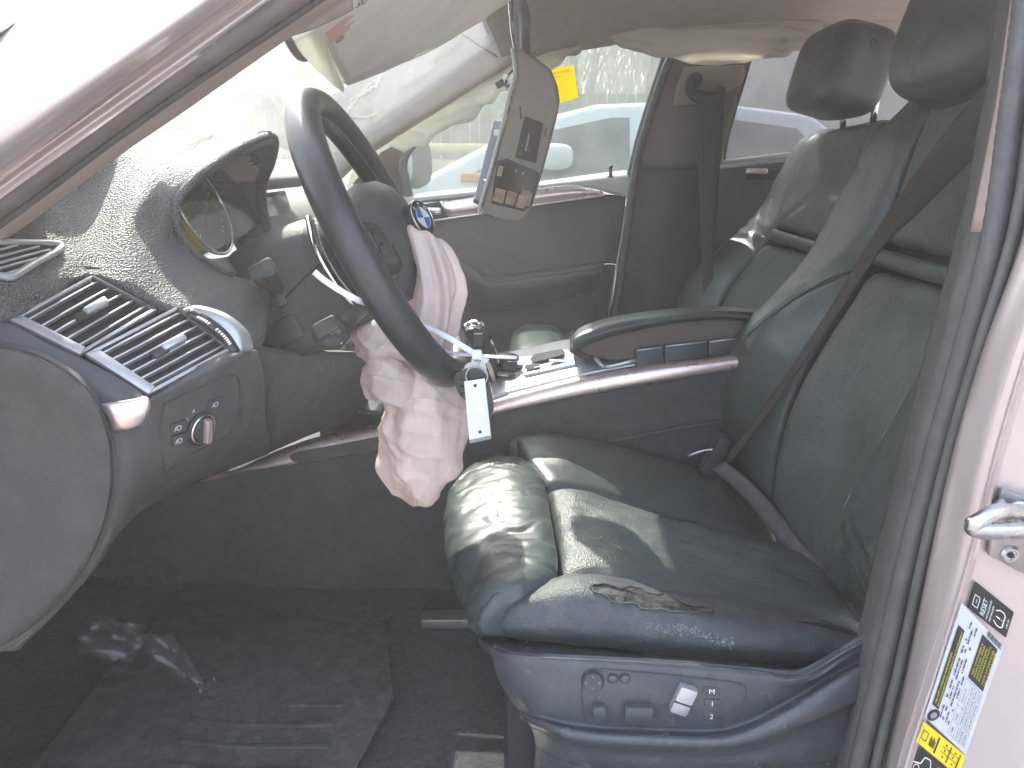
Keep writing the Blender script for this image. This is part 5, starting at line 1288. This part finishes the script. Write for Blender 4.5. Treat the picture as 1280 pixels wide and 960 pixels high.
# ================================================================== CURTAIN AIRBAG
cb = patch('curtain_airbag', [
 [(470, 178, 2.03), (545, 128, 2.01), (625, 84, 1.975), (690, 66, 1.95), (740, 40, 1.93), (800, 26, 1.925), (870, 22, 1.925), (950, 24, 1.925), (1030, 26, 1.93)],
 [(485, 182, 2.04), (560, 136, 2.015), (632, 92, 1.965), (692, 72, 1.94), (742, 46, 1.915), (800, 38, 1.905), (870, 38, 1.90), (950, 38, 1.905), (1030, 36, 1.915)],
 [(500, 188, 2.05), (575, 146, 2.02), (638, 103, 1.96), (696, 77, 1.94), (745, 50, 1.92), (795, 54, 1.90), (865, 66, 1.905), (950, 66, 1.905), (1025, 46, 1.92)],
 [(505, 190, 2.06), (585, 150, 2.03), (640, 110, 1.975), (700, 79, 1.955), (748, 52, 1.935), (795, 62, 1.92), (860, 79, 1.93), (950, 78, 1.93), (1022, 50, 1.935)]],
 'curtain_cloth', None, (28, 120), thick=.006, disp=lambda p, u, v: .010 * fbm((p[0] * .6, p[1], p[2] * 3.5), 9, 4) + .007 * math.sin(p[2] * 150 + 5 * fbm(p, 4)) * (.3 + .7 * u))
tag(cb, 'cream curtain airbag drooping along the roof above the passenger windows', 'airbag')

# ================================================================== SUN VISOR and torn lining by the near pillar
sv_ = thing('sun_visor', 'beige driver sun visor hanging down in front of the windshield', 'sun visor', tuple(U(640, 3, 1.3)))
A, B, C_, D = U(392, 30, .86), U(432, 114, 1.18), U(646, 2, 1.30), U(560, -150, .92)
vn = (B - A).cross(D - A).normalized()
if vn.dot(Vector((0, 0, CAM_H)) - A) < 0: vn = -vn
vis = patch('visor_panel', [[A, A * .5 + B * .5 + vn * .004, B], [A * .66 + D * .34 + vn * .006, (A + B + C_ + D) / 4 * .7 + (A + B) / 2 * .3 + vn * .012, B * .66 + C_ * .34 + vn * .006], [D * .66 + A * .34, (C_ + D) / 2 * .66 + (A + B) / 2 * .34 + vn * .012, C_ * .66 + B * .34 + vn * .006], [D, (C_ + D) / 2, C_]],
      'visor_vinyl', sv_, (40, 40), roll=.008, rw=.014, thick=.02, disp=lambda p, u, v: .0035 * fbm(p, 14, 3))
VB = bvh_of(vis)
p, nn = hit(VB, 424, 48, .0005)
if p is not None: lathe('visor_button', [(.006, 0), (.006, .001), (.004, .0016)], p, nn, 'print_grey', sv_, 20)
p, nn = hit(VB, 424, 30, .004)
if p is not None:
    t1 = (hit(VB, 436, 21, .004)[0] - p).normalized(); t2 = nn.cross(t1)
    pr = Print(p, t1, t2, nn)
    rnd = random.Random(5)
    for k in range(7):
        w0 = rnd.uniform(.026, .040); x = -.022 + rnd.uniform(0, .004)
        while x < -.022 + w0:
            L_ = rnd.uniform(.002, .006); pr.rect(x, .009 - k * .0046, min(x + L_, -.022 + w0), .009 - k * .0046 + .0022); x += L_ + .0012
    pr.build('visor_warning_print', 'print_red', sv_)
p, nn = hit(VB, 443, 10, .0008); q, _ = hit(VB, 470, -4, .0008)
if p is not None and q is not None:
    t1 = (q - p).normalized(); pr = Print(p, t1, nn.cross(t1), nn); pr.text('SU', 0, 0, .016); pr.build('visor_letters', 'print_black', sv_)
cl = sweep('visor_clip', [U(517, 66, 1.21), U(519, 70, 1.21), U(534, 64, 1.215), U(544, 56, 1.22), U(543, 51, 1.22)], circ(.0024, 8), 'visor_vinyl', sv_, 20)
patch('visor_flap', [[(368, 52, .90), (385, 42, .90), (400, 34, .89)], [(374, 64, .96), (394, 62, .96), (412, 70, .98)], [(382, 74, 1.02), (404, 92, 1.06), (424, 104, 1.10)], [(396, 86, 1.08), (414, 106, 1.12), (430, 117, 1.17)]], 'curtain_cloth', sv_, (20, 14), thick=.006, disp=lambda p, u, v: .003 * fbm(p, 12))
sweep('flap_edge', [(360, 48, .90), (366, 60, .94), (374, 71, .99), (381, 74, 1.02)], rect(.010, .006, .002), 'rubber', sv_, 14)
tl = patch('torn_pillar_cover', [[(290, 62, .665), (320, 40, .672), (350, 22, .68), (390, -5, .69), (440, -40, .70)], [(300, 66, .69), (325, 54, .70), (352, 40, .71), (392, 22, .72), (440, -10, .73)], [(318, 66, .715), (338, 60, .725), (360, 50, .735), (398, 33, .745), (440, 10, .755)]], 'beige_fabric', body, (16, 30), thick=.004, disp=lambda p, u, v: .003 * fbm(p, 14))
dashes(bvh_of(tl), [(322, 54), (345, 44), (370, 34), (392, 24)], 12, tl, 'print_black')

# ================================================================== HANGING OVERHEAD CONSOLE
oc = thing('overhead_console', 'beige roof console torn loose and dangling on its wires in the middle', 'roof console', tuple(U(650, 10, 1.32)))
oface = [(644, 59), (662, 70), (686, 88), (694, 108), (697, 128), (694, 145), (684, 185), (674, 222), (662, 260), (655, 274), (648, 278), (625, 275), (607, 269), (602, 262), (606, 245), (620, 198), (632, 150), (640, 115), (646, 95), (645, 75)]
def ocY(a, b): return 1.30 + .00018 * (b - 60) - .0004 * (a - 600)
pr_ = [U(a, b, ocY(a, b)) for a, b in oface]
osh = prism('shell', pr_, (.006, .026, .004), 'console_beige', oc, .005, seg=3)
OB = bvh_of(osh)
sweep('shell_rim', [U(a - 1.5, b, ocY(a, b) + .008) for a, b in ((605, 268), (601, 262), (606, 243), (619, 198), (631, 150), (639, 115), (645, 95), (644, 75), (642, 60))], rect(.006, .022, .002), 'door_sill_grey', oc, 40, False, (0, 1, 0))
bx_ = prism('module_box', [(617, 149, 1.335), (634, 153, 1.335), (609, 258, 1.34), (592, 250, 1.34)], (.0, .03, 0), 'console_grey', oc, .003)
box('module_clip', U(622, 166, 1.332), (.012, .006, .010), 'print_white', bx_, .002)
box('module_clip', U(606, 225, 1.334), (.008, .004, .004), 'chrome', bx_, .001)
prism('module_edge', [(592, 248, 1.336), (611, 256, 1.336), (609, 262, 1.337), (591, 253, 1.337)], (0, .03, 0), 'black_plastic', bx_, .002)
def on_o(a, b, l=.001): return hit(OB, a, b, l)[0]
sp_ = prism('switch_panel', [on_o(a, b) for a, b in ((656, 145), (679, 154), (670, 204), (644, 197))], (0, -.003, 0), 'pillar_dark', oc, .001)
for a, b in ((655, 178), (665, 165), (662, 185), (652, 190)): box('panel_key', on_o(a, b, .0045), (.007, .002, .010), 'charcoal_trim', sp_, .0006)
box('panel_slider', on_o(661, 174, .0045), (.003, .002, .036), 'print_grey', sp_, .0006, (Vector((1, 0, 0)), Vector((0, 1, 0)), Vector((.22, 0, 1)).normalized()))
lm = prism('lamp_housing', [on_o(a, b) for a, b in ((622, 201), (634, 198), (674, 216), (664, 256), (655, 264), (614, 254), (618, 224))], (0, -.004, 0), 'gloss_black', oc, .0015)
prism('reading_lens', [on_o(a, b, .0052) for a, b in ((621, 234), (634, 237), (630, 254), (616, 250))], (0, -.002, 0), 'lamp_amber', lm, .001)
prism('reading_lens', [on_o(a, b, .0052) for a, b in ((650, 242), (662, 244), (656, 260), (645, 258))], (0, -.002, 0), 'lamp_amber', lm, .001)
prism('lamp_lens', [on_o(a, b, .0052) for a, b in ((636, 237), (648, 241), (643, 257), (632, 254))], (0, -.0015, 0), 'lamp_amber', lm, .001)
prism('reading_lens', [on_o(a, b, .0052) for a, b in ((624, 207), (631, 207), (628, 220), (622, 219))], (0, -.002, 0), 'lamp_amber', lm, .001)
for a, b in ((646, 213), (655, 216)): lathe('lamp_button', [(.0022, 0), (.0018, .001)], on_o(a, b, .0055), (0, -1, 0), 'print_grey', lm, 10)
for a, b in (((650, 133), (651, 149)), ((684, 160), (681, 170))):
    tube('vent_line', [on_o(*a, .0003), on_o(*b, .0003)], .0012, 'brown_trim', osh, 3, seg=6)
for k, pts in enumerate(([(643, 62, 1.31), (639, 40, 1.315), (637, 15, 1.32), (634, -40, 1.35)], [(644, 64, 1.312), (641, 38, 1.318), (640, 12, 1.32), (640, -40, 1.35)], [(646, 62, 1.31), (644, 45, 1.315), (640, 22, 1.32), (644, -40, 1.36)])):
    tube('wire', pts, .0016, ('steel', 'rubber', 'print_grey')[k], oc, 20, seg=6)
sweep('wire_sheath', [(657, 68, 1.325), (656, 45, 1.328), (656, 20, 1.33), (651, -5, 1.335), (648, -60, 1.36)], circ(.0085, 10), 'rubber', oc, 24)
tube('wire', [(641, 88, 1.315), (634, 96, 1.31), (633, 108, 1.31), (640, 104, 1.305), (644, 96, 1.305)], .002, 'rubber_dark', oc, 20, seg=6)
tube('wire', [(640, 98, 1.312), (636, 112, 1.31), (630, 105, 1.31)], .0016, 'steel', oc, 14, seg=6)
box('plug', U(625, 105, 1.31), (.014, .010, .011), 'gloss_black', oc, .002, (Vector((.9, 0, .4)), Vector((0, 1, 0)), Vector((-.4, 0, .9))))
box('plug', U(632, 97, 1.312), (.008, .008, .009), 'print_white', oc, .002)
for a, b in ((637, 118), (634, 135), (630, 145)): box('rim_clip', U(a, b, 1.318), (.007, .01, .014), 'door_sill_grey', oc, .0015)

# ================================================================== STICKERS
yn = prism('window_note', [(688, 86, 2.015), (717, 81, 2.015), (723, 122, 2.035), (697, 129, 2.035)], (0, .001, 0), 'note_yellow', None, 0)
tag(yn, 'bright yellow paper note stuck on the passenger window', 'note')
O_ = U(690, 90, 2.0145); u1 = (U(716, 85, 2.0145) - O_); L_ = u1.length; u1.normalize()
pr = Print(O_ + Vector((0, -.0008, 0)), u1, Vector((0, 0, 1)), Vector((0, -1, 0)))
rnd = random.Random(2)
x = .004
while x < L_ - .006:
    w0 = rnd.uniform(.002, .006); pr.rect(x, -.006, x + w0, -.002); x += w0 + .0015
x = .003
while x < L_ * .5:
    w0 = rnd.uniform(.002, .005); pr.rect(x, -.014, x + w0, -.011); x += w0 + .0015
for k in range(5):
    pr.rect(.004, -.024 - k * .011, L_ - .008, -.0233 - k * .011)
pr.build('note_print', 'sticker_yellow', yn)

def jam(px, py, l=.0006): return hit(JB, px, py, l)[0]
def sticker(name, corners, m, label):
    P = [jam(*c, .0012 if k < 2 else .0025) for k, c in enumerate(corners)]         # BL, BR(=end of reading line), TR, TL  in reading direction
    P[2] = P[1] + P[3] - P[0]
    n_ = (P[1] - P[0]).cross(P[3] - P[0]).normalized()
    if n_.dot(Vector((0, -1, 0))) < 0: n_ = -n_
    o = prism(name, [p + n_ * .0004 for p in P], n_ * -.0008, m, None, 0)
    tag(o, label, 'sticker')
    u = (P[1] - P[0]); W = u.length; u.normalize(); v = (P[3] - P[0]); H = v.length; v.normalize()
    return o, P[0] + n_ * .0009, u, v, n_, W, H
# reading runs upward, line tops point left: BL = lower right corner on the photograph
o, O, u, v, n_, W, H = sticker('reset_sticker', [(1256, 796), (1266, 764), (1216, 727), (1208, 758)], 'sticker_black', 'black sticker reading RESET with a tyre symbol on the silver pillar')
pr = Print(O, u, v, n_)
pr.text('RESET', W * .10, H * .63, H * .16, fit=W * .62)
pr.text('INITIALISIEREN', W * .10, H * .54, H * .06, fit=W * .70); pr.text('INITIALISER', W * .10, H * .46, H * .06, fit=W * .60)
k_ = [(W * .22, H * .82), (W * .60, H * .82), (W * .60, H * .95), (W * .22, H * .95), (W * .22, H * .82)]; pr.line(k_, H * .014); pr.line([(W * .34, H * .88), (W * .50, H * .88)], H * .012)
pr.line([(W * .22, H * .17), (W * .17, H * .22), (W * .17, H * .31), (W * .26, H * .40)], H * .018); pr.line([(W * .66, H * .17), (W * .72, H * .22), (W * .72, H * .31), (W * .62, H * .40)], H * .018)
pr.line([(W * .22, H * .17), (W * .66, H * .17)], H * .018); pr.line([(W * .44, H * .26), (W * .44, H * .37)], H * .020); pr.rect(W * .425, H * .205, W * .455, H * .232)
for k in range(6): pr.line([(W * (.24 + k * .08), H * .17), (W * (.24 + k * .08), H * .145)], H * .014)
pr.text('6 781 420', W * .30, H * .05, H * .06, fit=W * .34)
pr.build('sticker_print', 'print_white', o)
o, O, u, v, n_, W, H = sticker('tyre_placard', [(1206, 942), (1253, 807), (1204, 765), (1158, 895)], 'sticker_white', 'long white tyre placard with black and yellow panels on the silver pillar')
prb = Print(O, u, v, n_)
prb.rect(W * .14, H * .80, W * .84, H * .94); prb.rect(W * .56, H * .10, W * .94, H * .46)
prb.build('placard_panel', 'sticker_black', o)
pry = Print(O + n_ * .0004, u, v, n_)
pry.text('TIRE AND LOADING INFORMATION', W * .16, H * .885, H * .05, fit=W * .46); pry.text('RENSEIGNEMENTS SUR LES PNEUS ET LE CHARGEMENT', W * .16, H * .825, H * .045, fit=W * .66)
pry.build('placard_title_print', 'print_yellow', o)
pry = Print(O + n_ * .0004, u, v, n_)
for k, t in enumerate(('SEE OWNER\'S', 'MANUAL FOR', 'ADDITIONAL', 'INFORMATION', 'VOIR LE MANUEL', 'DE L\'USAGER')): pry.text(t, W * .60, H * (.40 - k * .055 - (.02 if k > 3 else 0)), H * .045, fit=W * (.28 if k < 3 else .31))
pry.build('placard_note_print', 'print_yellow', o)
prk = Print(O + n_ * .0003, u, v, n_)
rnd = random.Random(9)
for k, b in enumerate((.72, .66, .59, .53)):
    x = .10
    while x < (.93 if k < 3 else .5):
        w0 = rnd.uniform(.01, .045); prk.rect(W * x, H * b, W * min(.94, x + w0), H * (b + .022)); x += w0 + (rnd.uniform(.02, .10) if rnd.random() < .3 else .008)
for yy in (.49, .37, .27, .18, .09): prk.rect(W * .04, H * yy, W * .54, H * (yy + .004))
for xx in (.04, .17, .30, .54): prk.rect(W * xx, H * .09, W * (xx + .002), H * .49)
for k, (xx, tt) in enumerate(((.06, 'TIRE'), (.185, 'SIZE'), (.34, 'COLD PSI'))): prk.text(tt, W * xx, H * .41, H * .05)
for r_, tt in enumerate((('FRONT', '255/50R19', '220 KPA, 32 PSI'), ('REAR', '255/50R19', '260 KPA, 38 PSI'), ('SPARE', 'T155/80', '420 KPA, 60 PSI'))):
    for c_, t in enumerate(tt): prk.text(t, W * (.05, .18, .31)[c_], H * (.30 - .09 * r_), H * .045, fit=W * (.10, .11, .21)[c_])
for k in range(12): prk.rect(W * (.955), H * (.05 + k * .028), W * 1.0, H * (.05 + k * .028 + (.018 if k % 3 else .010)))
prk.build('placard_black_print', 'print_black', o)
tyc = O + u * (W * .07) + v * (H * .86)
lathe('tyre_symbol', [(H * .085, 0), (H * .085, .0003), (H * .05, .0003)], tyc, n_, 'print_black', o, 24); lathe('tyre_symbol_hub', [(H * .045, 0), (H * .045, .0006), (H * .02, .0006)], tyc, n_, 'print_grey', o, 20)
o, O, u, v, n_, W, H = sticker('yellow_sticker', [(1196, 968), (1206, 944), (1156, 897), (1146, 925)], 'sticker_yellow', 'yellow sticker with a small black table below the white placard')
pr = Print(O, u, v, n_)
for a, b, c_, d_ in ((.12, .60, .9, .63), (.12, .10, .9, .12), (.4, .10, .43, .5), (.65, .10, .68, .5), (.12, .32, .9, .34)): pr.rect(W * a, H * b, W * c_, H * d_)
for k in range(4): pr.rect(W * .25, H * (.66 + k * .03), W * (.60 + .1 * (k % 2)), H * (.68 + k * .03))
for a, b in ((.2, .2), (.5, .22), (.75, .2), (.2, .42), (.5, .42), (.76, .42)): pr.rect(W * a, H * b, W * (a + .08), H * (b + .03))
pr.line([(W * .3, H * .84), (W * .7, H * .84), (W * .7, H * .95), (W * .3, H * .95), (W * .3, H * .84)], H * .012)
pr.build('sticker_print', 'print_black', o)
o, O, u, v, n_, W, H = sticker('airbag_sticker', [(1172, 1010), (1195, 969), (1145, 929), (1122, 972)], 'sticker_black', 'lowest black sticker with a white line drawing, cut by the picture edge')
pr = Print(O, u, v, n_)
pr.line([(W * .3, H * .75), (W * .45, H * .9), (W * .62, H * .88), (W * .7, H * .72), (W * .9, H * .7), (W * .92, H * .58), (W * .7, H * .5), (W * .5, H * .62), (W * .3, H * .55)], H * .016); pr.ring(W * .55, H * .76, H * .05, H * .012)
for k in range(4): pr.rect(W * .45, H * (.38 - .05 * k), W * (.9 - .08 * (k % 2)), H * (.40 - .05 * k))
pr.build('sticker_print', 'print_white', o)

# ================================================================== FLOOR MAT, PLASTIC SCRAPS
fm = thing('floor_mat', 'dark ribbed floor mat in the driver footwell', 'floor mat', (-.25, .95, .51))
mpts = [Vector((x, y, z)) for x, y, z in ((-.62, 1.16, .545), (-.22, 1.17, .525), (-.18, .98, .522), (-.22, .80, .522), (-.40, .72, .522), (-.62, .74, .545))]
mo_ = prism('mat_base', mpts, (0, 0, .008), 'rubber_mat', fm, .003)
tube('mat_border', [p + Vector((0, 0, .004)) for p in mpts], .003, 'rubber_mat', fm, 80, True, 8, smooth_pts=False)
for k in range(5):
    y = .79 + k * .042; sweep('mat_rib', [Vector((-.46, y + .006, .540)), Vector((-.38, y, .5345)), Vector((-.25, y, .5345))], rect(.010, .003, .001), 'rubber_mat', fm, 8)
def scrap(c, ax_, w_, h_, label, seed):
    s_, u_, n__ = ax_
    ctrl = [[c + s_ * (w_ * (j / 3 - .5)) + u_ * (h_ * (i / 4 - .5)) + n__ * (.012 * math.sin(i * 2.1 + j * 1.3 + seed)) for j in range(4)] for i in range(5)]
    o = patch('plastic_scrap', ctrl, 'clear_plastic', None, (30, 20), thick=.0006, out=(0, -.5, 1), disp=lambda p, u, v: .010 * fbm(Vector(p) + Vector((seed, 0, 0)), 22, 4))
    tag(o, label, 'plastic scrap')
scrap(U(232, 850, .985), (Vector((.75, .1, -.1)).normalized(), Vector((-.45, .1, .75)).normalized(), Vector((.2, -.8, .5)).normalized()), .050, .17, 'long crumpled strip of clear plastic standing in the footwell', 1)
scrap(U(140, 800, .90), (Vector((.9, .1, -.2)).normalized(), Vector((.2, .5, .6)).normalized(), Vector((.2, -.8, .5)).normalized()), .075, .05, 'small crumpled piece of clear plastic under the dash end', 4)
scrap(U(255, 872, .965), (Vector((.7, .2, .3)).normalized(), Vector((-.2, .5, .5)).normalized(), Vector((.2, -.8, .5)).normalized()), .04, .06, 'knotted bit of clear plastic at the foot of the long strip', 7)

# ================================================================== OUTSIDE
def car(name, Y0, z0, prof, green, paint, label, w_=1.8, wheels=(), tumble=.16, glass_poly=(), extras=()):
    """side profile in x,z; body extruded across y with tumblehome, window panes set in"""
    root = thing(name, label, 'car', (prof[0][0], Y0 + w_ / 2, z0))
    bm = bmesh.new()
    secs = [(0, .05, .93), (.12, 0, 1.0), (w_ - .12, 0, 1.0), (w_, .05, .93)]
    zmid = max(z for x, z in prof) ; zb = green
    cx = sum(x for x, z in prof) / len(prof)
    rings = []
    for y, dz, k in secs:
        r_ = []
        for x, z in prof:
            t = max(0, (z - zb) / (zmid - zb)); yy = y + (tumble if y < w_ / 2 else -tumble) * t
            r_.append(bm.verts.new((cx + (x - cx) * (1 - .02 * (k < 1)), Y0 + yy, z0 + z - dz * .4 * (z > .5))))
        rings.append(r_)
    for a, b in zip(rings[:-1], rings[1:]):
        for i in range(len(prof)): bm.faces.new((a[i], a[(i + 1) % len(prof)], b[(i + 1) % len(prof)], b[i]))
    bm.faces.new(rings[0]); bm.faces.new(list(reversed(rings[-1])))
    bmesh.ops.recalc_face_normals(bm, faces=bm.faces)
    bevelled(bm, .03, 2)
    from_bm('body', bm, paint, root, None, 50)
    def side(z): return Y0 + tumble * max(0, (z - zb) / (zmid - zb))
    for nm, gp in glass_poly:
        prism(nm, [Vector((x, side(z) - .004, z0 + z - .012)) for x, z in gp], (0, .02, 0), 'car_glass', root, .006)
    for x, r_ in wheels:
        for yy, s_ in ((Y0 - .02, -1), (Y0 + w_ + .02, 1)):
            t_ = lathe('wheel', [(r_ * .62, .0), (r_ * .66, .02), (r_ * .9, .03), (r_, 0), (r_, -.18), (r_ * .6, -.2)], Vector((x, yy, z0 + r_)), (0, s_, 0), 'tyre', root, 28)
            lathe('rim', [(r_ * .64, 0), (r_ * .6, .015), (r_ * .2, .02)], Vector((x, yy, z0 + r_)), (0, s_, 0), 'satin_trim', t_, 20)
    return root
wp = [(-2.3, .45), (-2.32, .75), (-2.15, .98), (-1.4, 1.10), (-.65, 1.20), (-.45, 1.24), (.10, 1.52), (.45, 1.61), (1.0, 1.63), (1.6, 1.56), (2.05, 1.25), (2.2, 1.15), (2.25, .6), (2.2, .35), (1.9, .30), (-2.0, .30)]
wc = car('parked_car', 4.15, 0.0, wp, 1.18, 'white_car_paint', 'white car parked alongside, seen through the passenger window', 1.85, ((-1.5, .34), (1.35, .34)),
         glass_poly=(('window', [(-.28, 1.22), (.16, 1.47), (.52, 1.545), (.62, 1.545), (.62, 1.20)]), ('window', [(.68, 1.20), (.68, 1.545), (1.05, 1.55), (1.5, 1.49), (1.75, 1.22)])))
superbox('mirror', U(692, 196, 4.05), (.10, .08, .065), 'white_car_paint', wc, None, 3, 10)
box('door_handle', Vector((.55, 4.14, 1.08)), (.16, .03, .03), 'white_car_paint', wc, .01)
box('turn_lamp', U(595, 221, 4.13), (.16, .03, .04), 'orange_lens', wc, .01)
bp = [(1.65, .45), (1.62, .80), (1.8, 1.0), (2.5, 1.10), (3.1, 1.38), (3.9, 1.46), (4.8, 1.40), (5.5, 1.10), (5.9, 1.05), (5.95, .5), (5.8, .32), (1.9, .30)]
bc = car('parked_car', 4.6, 0.0, bp, 1.08, 'blue_car_paint', 'dark blue car parked behind, seen through the tinted rear window', 1.8, ((2.4, .33), (5.0, .33)),
         glass_poly=(('window', [(2.75, 1.13), (3.2, 1.36), (3.8, 1.40), (3.8, 1.12)]), ('window', [(3.88, 1.12), (3.88, 1.40), (4.6, 1.36), (5.1, 1.12)])))
box('tail_lamp', Vector((1.95, 4.60, .98)), (.30, .05, .10), 'red_lens', bc, .02)
lw = box('building_wall', Vector((5.2, 9.5, 1.9)), (5.6, .3, 3.8), 'concrete_wall', None, .01)
tag(lw, 'plain grey building wall beyond the tinted rear window', 'wall')
# fence: posts, rails and boards
fe = thing('board_fence', 'dark board fence behind the white car', 'fence', (-4, 10.0, 1.3))
FX0, FX1 = -7.0, 2.0
nb_ = 75
bmsh = None
for i in range(nb_):
    x = FX0 + (FX1 - FX0) * (i + .5) / nb_
    if bmsh is None:
        o = box('board', Vector((0, 0, 0)), (.108, .022, .80), 'fence_wood', fe, .004); bmsh = o.data
    else:
        o = link('board', bmsh, fe)
    o.location = (x, 10.0 + .012 * (i % 2), 1.72 + random.uniform(-.012, .012))
for z in (1.45, 1.98): box('rail', Vector(((FX0 + FX1) / 2, 10.05, z)), (FX1 - FX0, .05, .08), 'fence_wood', fe, .006)
for k in range(5): box('post', Vector((FX0 + k * (FX1 - FX0) / 4, 10.10, 1.70)), (.10, .10, 1.0), 'fence_wood', fe, .01)
yr = thing('barrier_rail', 'yellow barrier rail in front of the board fence', 'barrier', (-3, 8.9, 1.3))
tube('rail', [Vector((-7, 8.9, 1.46)), Vector((-3, 8.9, 1.46)), Vector((2.0, 8.9, 1.46))], .055, 'rail_yellow', yr, 6, seg=12)
for k in range(6): tube('post', [Vector((-6.8 + k * 1.7, 8.93, 1.25)), Vector((-6.8 + k * 1.7, 8.93, 1.46))], .035, 'rail_yellow', yr, 3, seg=10)

# far wood: a grey-brown mass of stems and twigs
rw_ = random.Random(77); V, F = [], []
for i in range(9000):
    x, y = rw_.uniform(-16, 12), rw_.uniform(20, 27); z = 1.3 + rw_.random() ** 1.3 * 4.2; o = len(V)
    L_ = rw_.uniform(.4, 1.6); wd = rw_.uniform(.012, .05); lean = Vector((rw_.gauss(0, .45), rw_.gauss(0, .3), 1)).normalized(); sd_ = Vector((1, rw_.gauss(0, .5), 0)).normalized()
    p = Vector((x, y, z)); V += [p - sd_ * wd, p + sd_ * wd, p + lean * L_ + sd_ * wd * .3, p + lean * L_ - sd_ * wd * .3]; F.append((o, o + 1, o + 2, o + 3))
tag(mk('far_wood', V, F, 'twig', None, False), kind='stuff')
# trees: bare crowns of branches and fine twigs
def limb(V, F, a, b, r0, r1, k=5):
    d_ = (b - a).normalized(); s_, u_, _ = axes(d_, (0.3, .2, .9)); o = len(V)
    for p, r_ in ((a, r0), (b, r1)):
        for i in range(k): V.append(p + (s_ * math.cos(6.2832 * i / k) + u_ * math.sin(6.2832 * i / k)) * r_)
    for i in range(k): F.append((o + i, o + (i + 1) % k, o + k + (i + 1) % k, o + k + i))
def tree_meshes(seed, h, leafy):
    rnd = random.Random(seed); V, F, TV, TF = [], [], [], []
    def grow(p, d_, L, r_, lev):
        steps = 3; q = p
        for s_ in range(steps):
            d2 = (d_ + Vector((rnd.uniform(-.18, .18), rnd.uniform(-.18, .18), rnd.uniform(-.02, .14)))).normalized()
            e = q + d2 * (L / steps); ra, rb = r_ * (1 - .25 * s_), r_ * (1 - .25 * (s_ + 1))
            (limb(V, F, q, e, ra, rb, 6 if lev < 2 else 4) if lev < 4 else limb(TV, TF, q, e, max(.006, ra), max(.004, rb), 3))
            if lev < 5:
                for _ in range(2 if lev else 1 + (s_ > 0)):
                    a = rnd.uniform(0, 6.283); tilt = rnd.uniform(.5, 1.0)
                    sd, ud, _n = axes(d2, (.2, .1, .9))
                    nd = (d2 * math.cos(tilt) + (sd * math.cos(a) + ud * math.sin(a)) * math.sin(tilt)).normalized()
                    if rnd.random() < (.95 if lev < 3 else .62): grow(e, nd, L * rnd.uniform(.5, .72), rb * .62, lev + 1)
            if leafy and lev >= 3:
                for _ in range(2):
                    c = e + Vector((rnd.gauss(0, .12), rnd.gauss(0, .12), rnd.gauss(0, .12))); t1 = Vector((rnd.gauss(0, 1), rnd.gauss(0, 1), rnd.gauss(0, 1))).normalized(); t2 = t1.orthogonal(); s2 = rnd.uniform(.03, .06); o = len(TV)
                    TV.extend([c - t1 * s2, c + t2 * s2 * .6, c + t1 * s2, c - t2 * s2 * .6]); TF.append((o, o + 1, o + 2, o + 3))
            q, d_ = e, d2
    grow(Vector((0, 0, -.2)), Vector((0, 0, 1)), h * .45, h * .020, 0)
    return mesh('trunk', V, F, 'bark'), mesh('crown', TV, TF, 'leaf_green' if leafy else 'twig', False)
protos = [tree_meshes(11, 6.5, False), tree_meshes(23, 7.5, False), tree_meshes(37, 5.5, True)]
spots = [(-6.0, 13.5, 0), (-4.4, 15.0, 1), (-2.6, 13.0, 0), (-1.2, 15.5, 1), (.3, 12.6, 1), (1.1, 14.2, 0), (2.0, 12.4, 0), (2.7, 15.0, 1), (3.6, 13.2, 1), (-.4, 17.5, 0), (1.6, 18.0, 1), (3.2, 18.0, 0), (-3.4, 18.0, 0), (.8, 11.8, 1), (2.4, 11.6, 0), (-2.0, 11.9, 1), (-5.2, 12.0, 0), (-9.5, 6.5, 2), (-9.0, 3.2, 0), (-8.2, 8.5, 1), (3.9, 12.0, 2)]
for i, (x, y, k) in enumerate(spots):
    front_ = x < -7
    t = thing('evergreen_shrub_tree' if k == 2 else 'bare_tree', ('leafy green tree ahead of the car beyond the windshield' if k == 2 else 'bare tree ahead of the car beyond the windshield') if front_ else ('low leafy green tree behind the white car' if k == 2 else 'bare grey tree in the row behind the white car'), 'tree', (x, y, ground_z(x, y)),
              group=('trees ahead of the car' if front_ else ('leafy trees behind the white car' if k == 2 else 'bare trees behind the white car')))
    t.rotation_euler = (0, 0, i * 1.7); s_ = .85 + .3 * ((i * 37) % 10) / 10; t.scale = (s_, s_, s_)
    for nm, me in zip(('trunk', 'crown'), protos[k]):
        c = bpy.data.objects.new(nm, me); COL.objects.link(c); c.parent = t

# ================================================================== VEIL: added air volume standing in for lens glare
hz_m = bpy.data.materials.new('veil_haze_air'); hz_m.use_nodes = True
hz_m.node_tree.nodes.clear()
ho = hz_m.node_tree.nodes.new('ShaderNodeOutputMaterial'); hv = hz_m.node_tree.nodes.new('ShaderNodeVolumePrincipled')
hv.inputs['Color'].default_value = (0.98, 0.92, 0.86, 1); hv.inputs['Density'].default_value = 0.052; hv.inputs['Anisotropy'].default_value = 0.3
hz_m.node_tree.links.new(hv.outputs[0], ho.inputs['Volume']); MATS['veil_haze_air'] = hz_m
bpy.context.view_layer.update()
HZ = max((o.matrix_world @ Vector(c)).z for o in bpy.data.objects if o.type == 'MESH' for c in o.bound_box) + .2
hb = box('veil_haze', Vector((0, 9.0, HZ / 2 - .5)), (37, 43, HZ + 1.0), 'veil_haze_air', None, 0); tag(hb, kind='stuff')
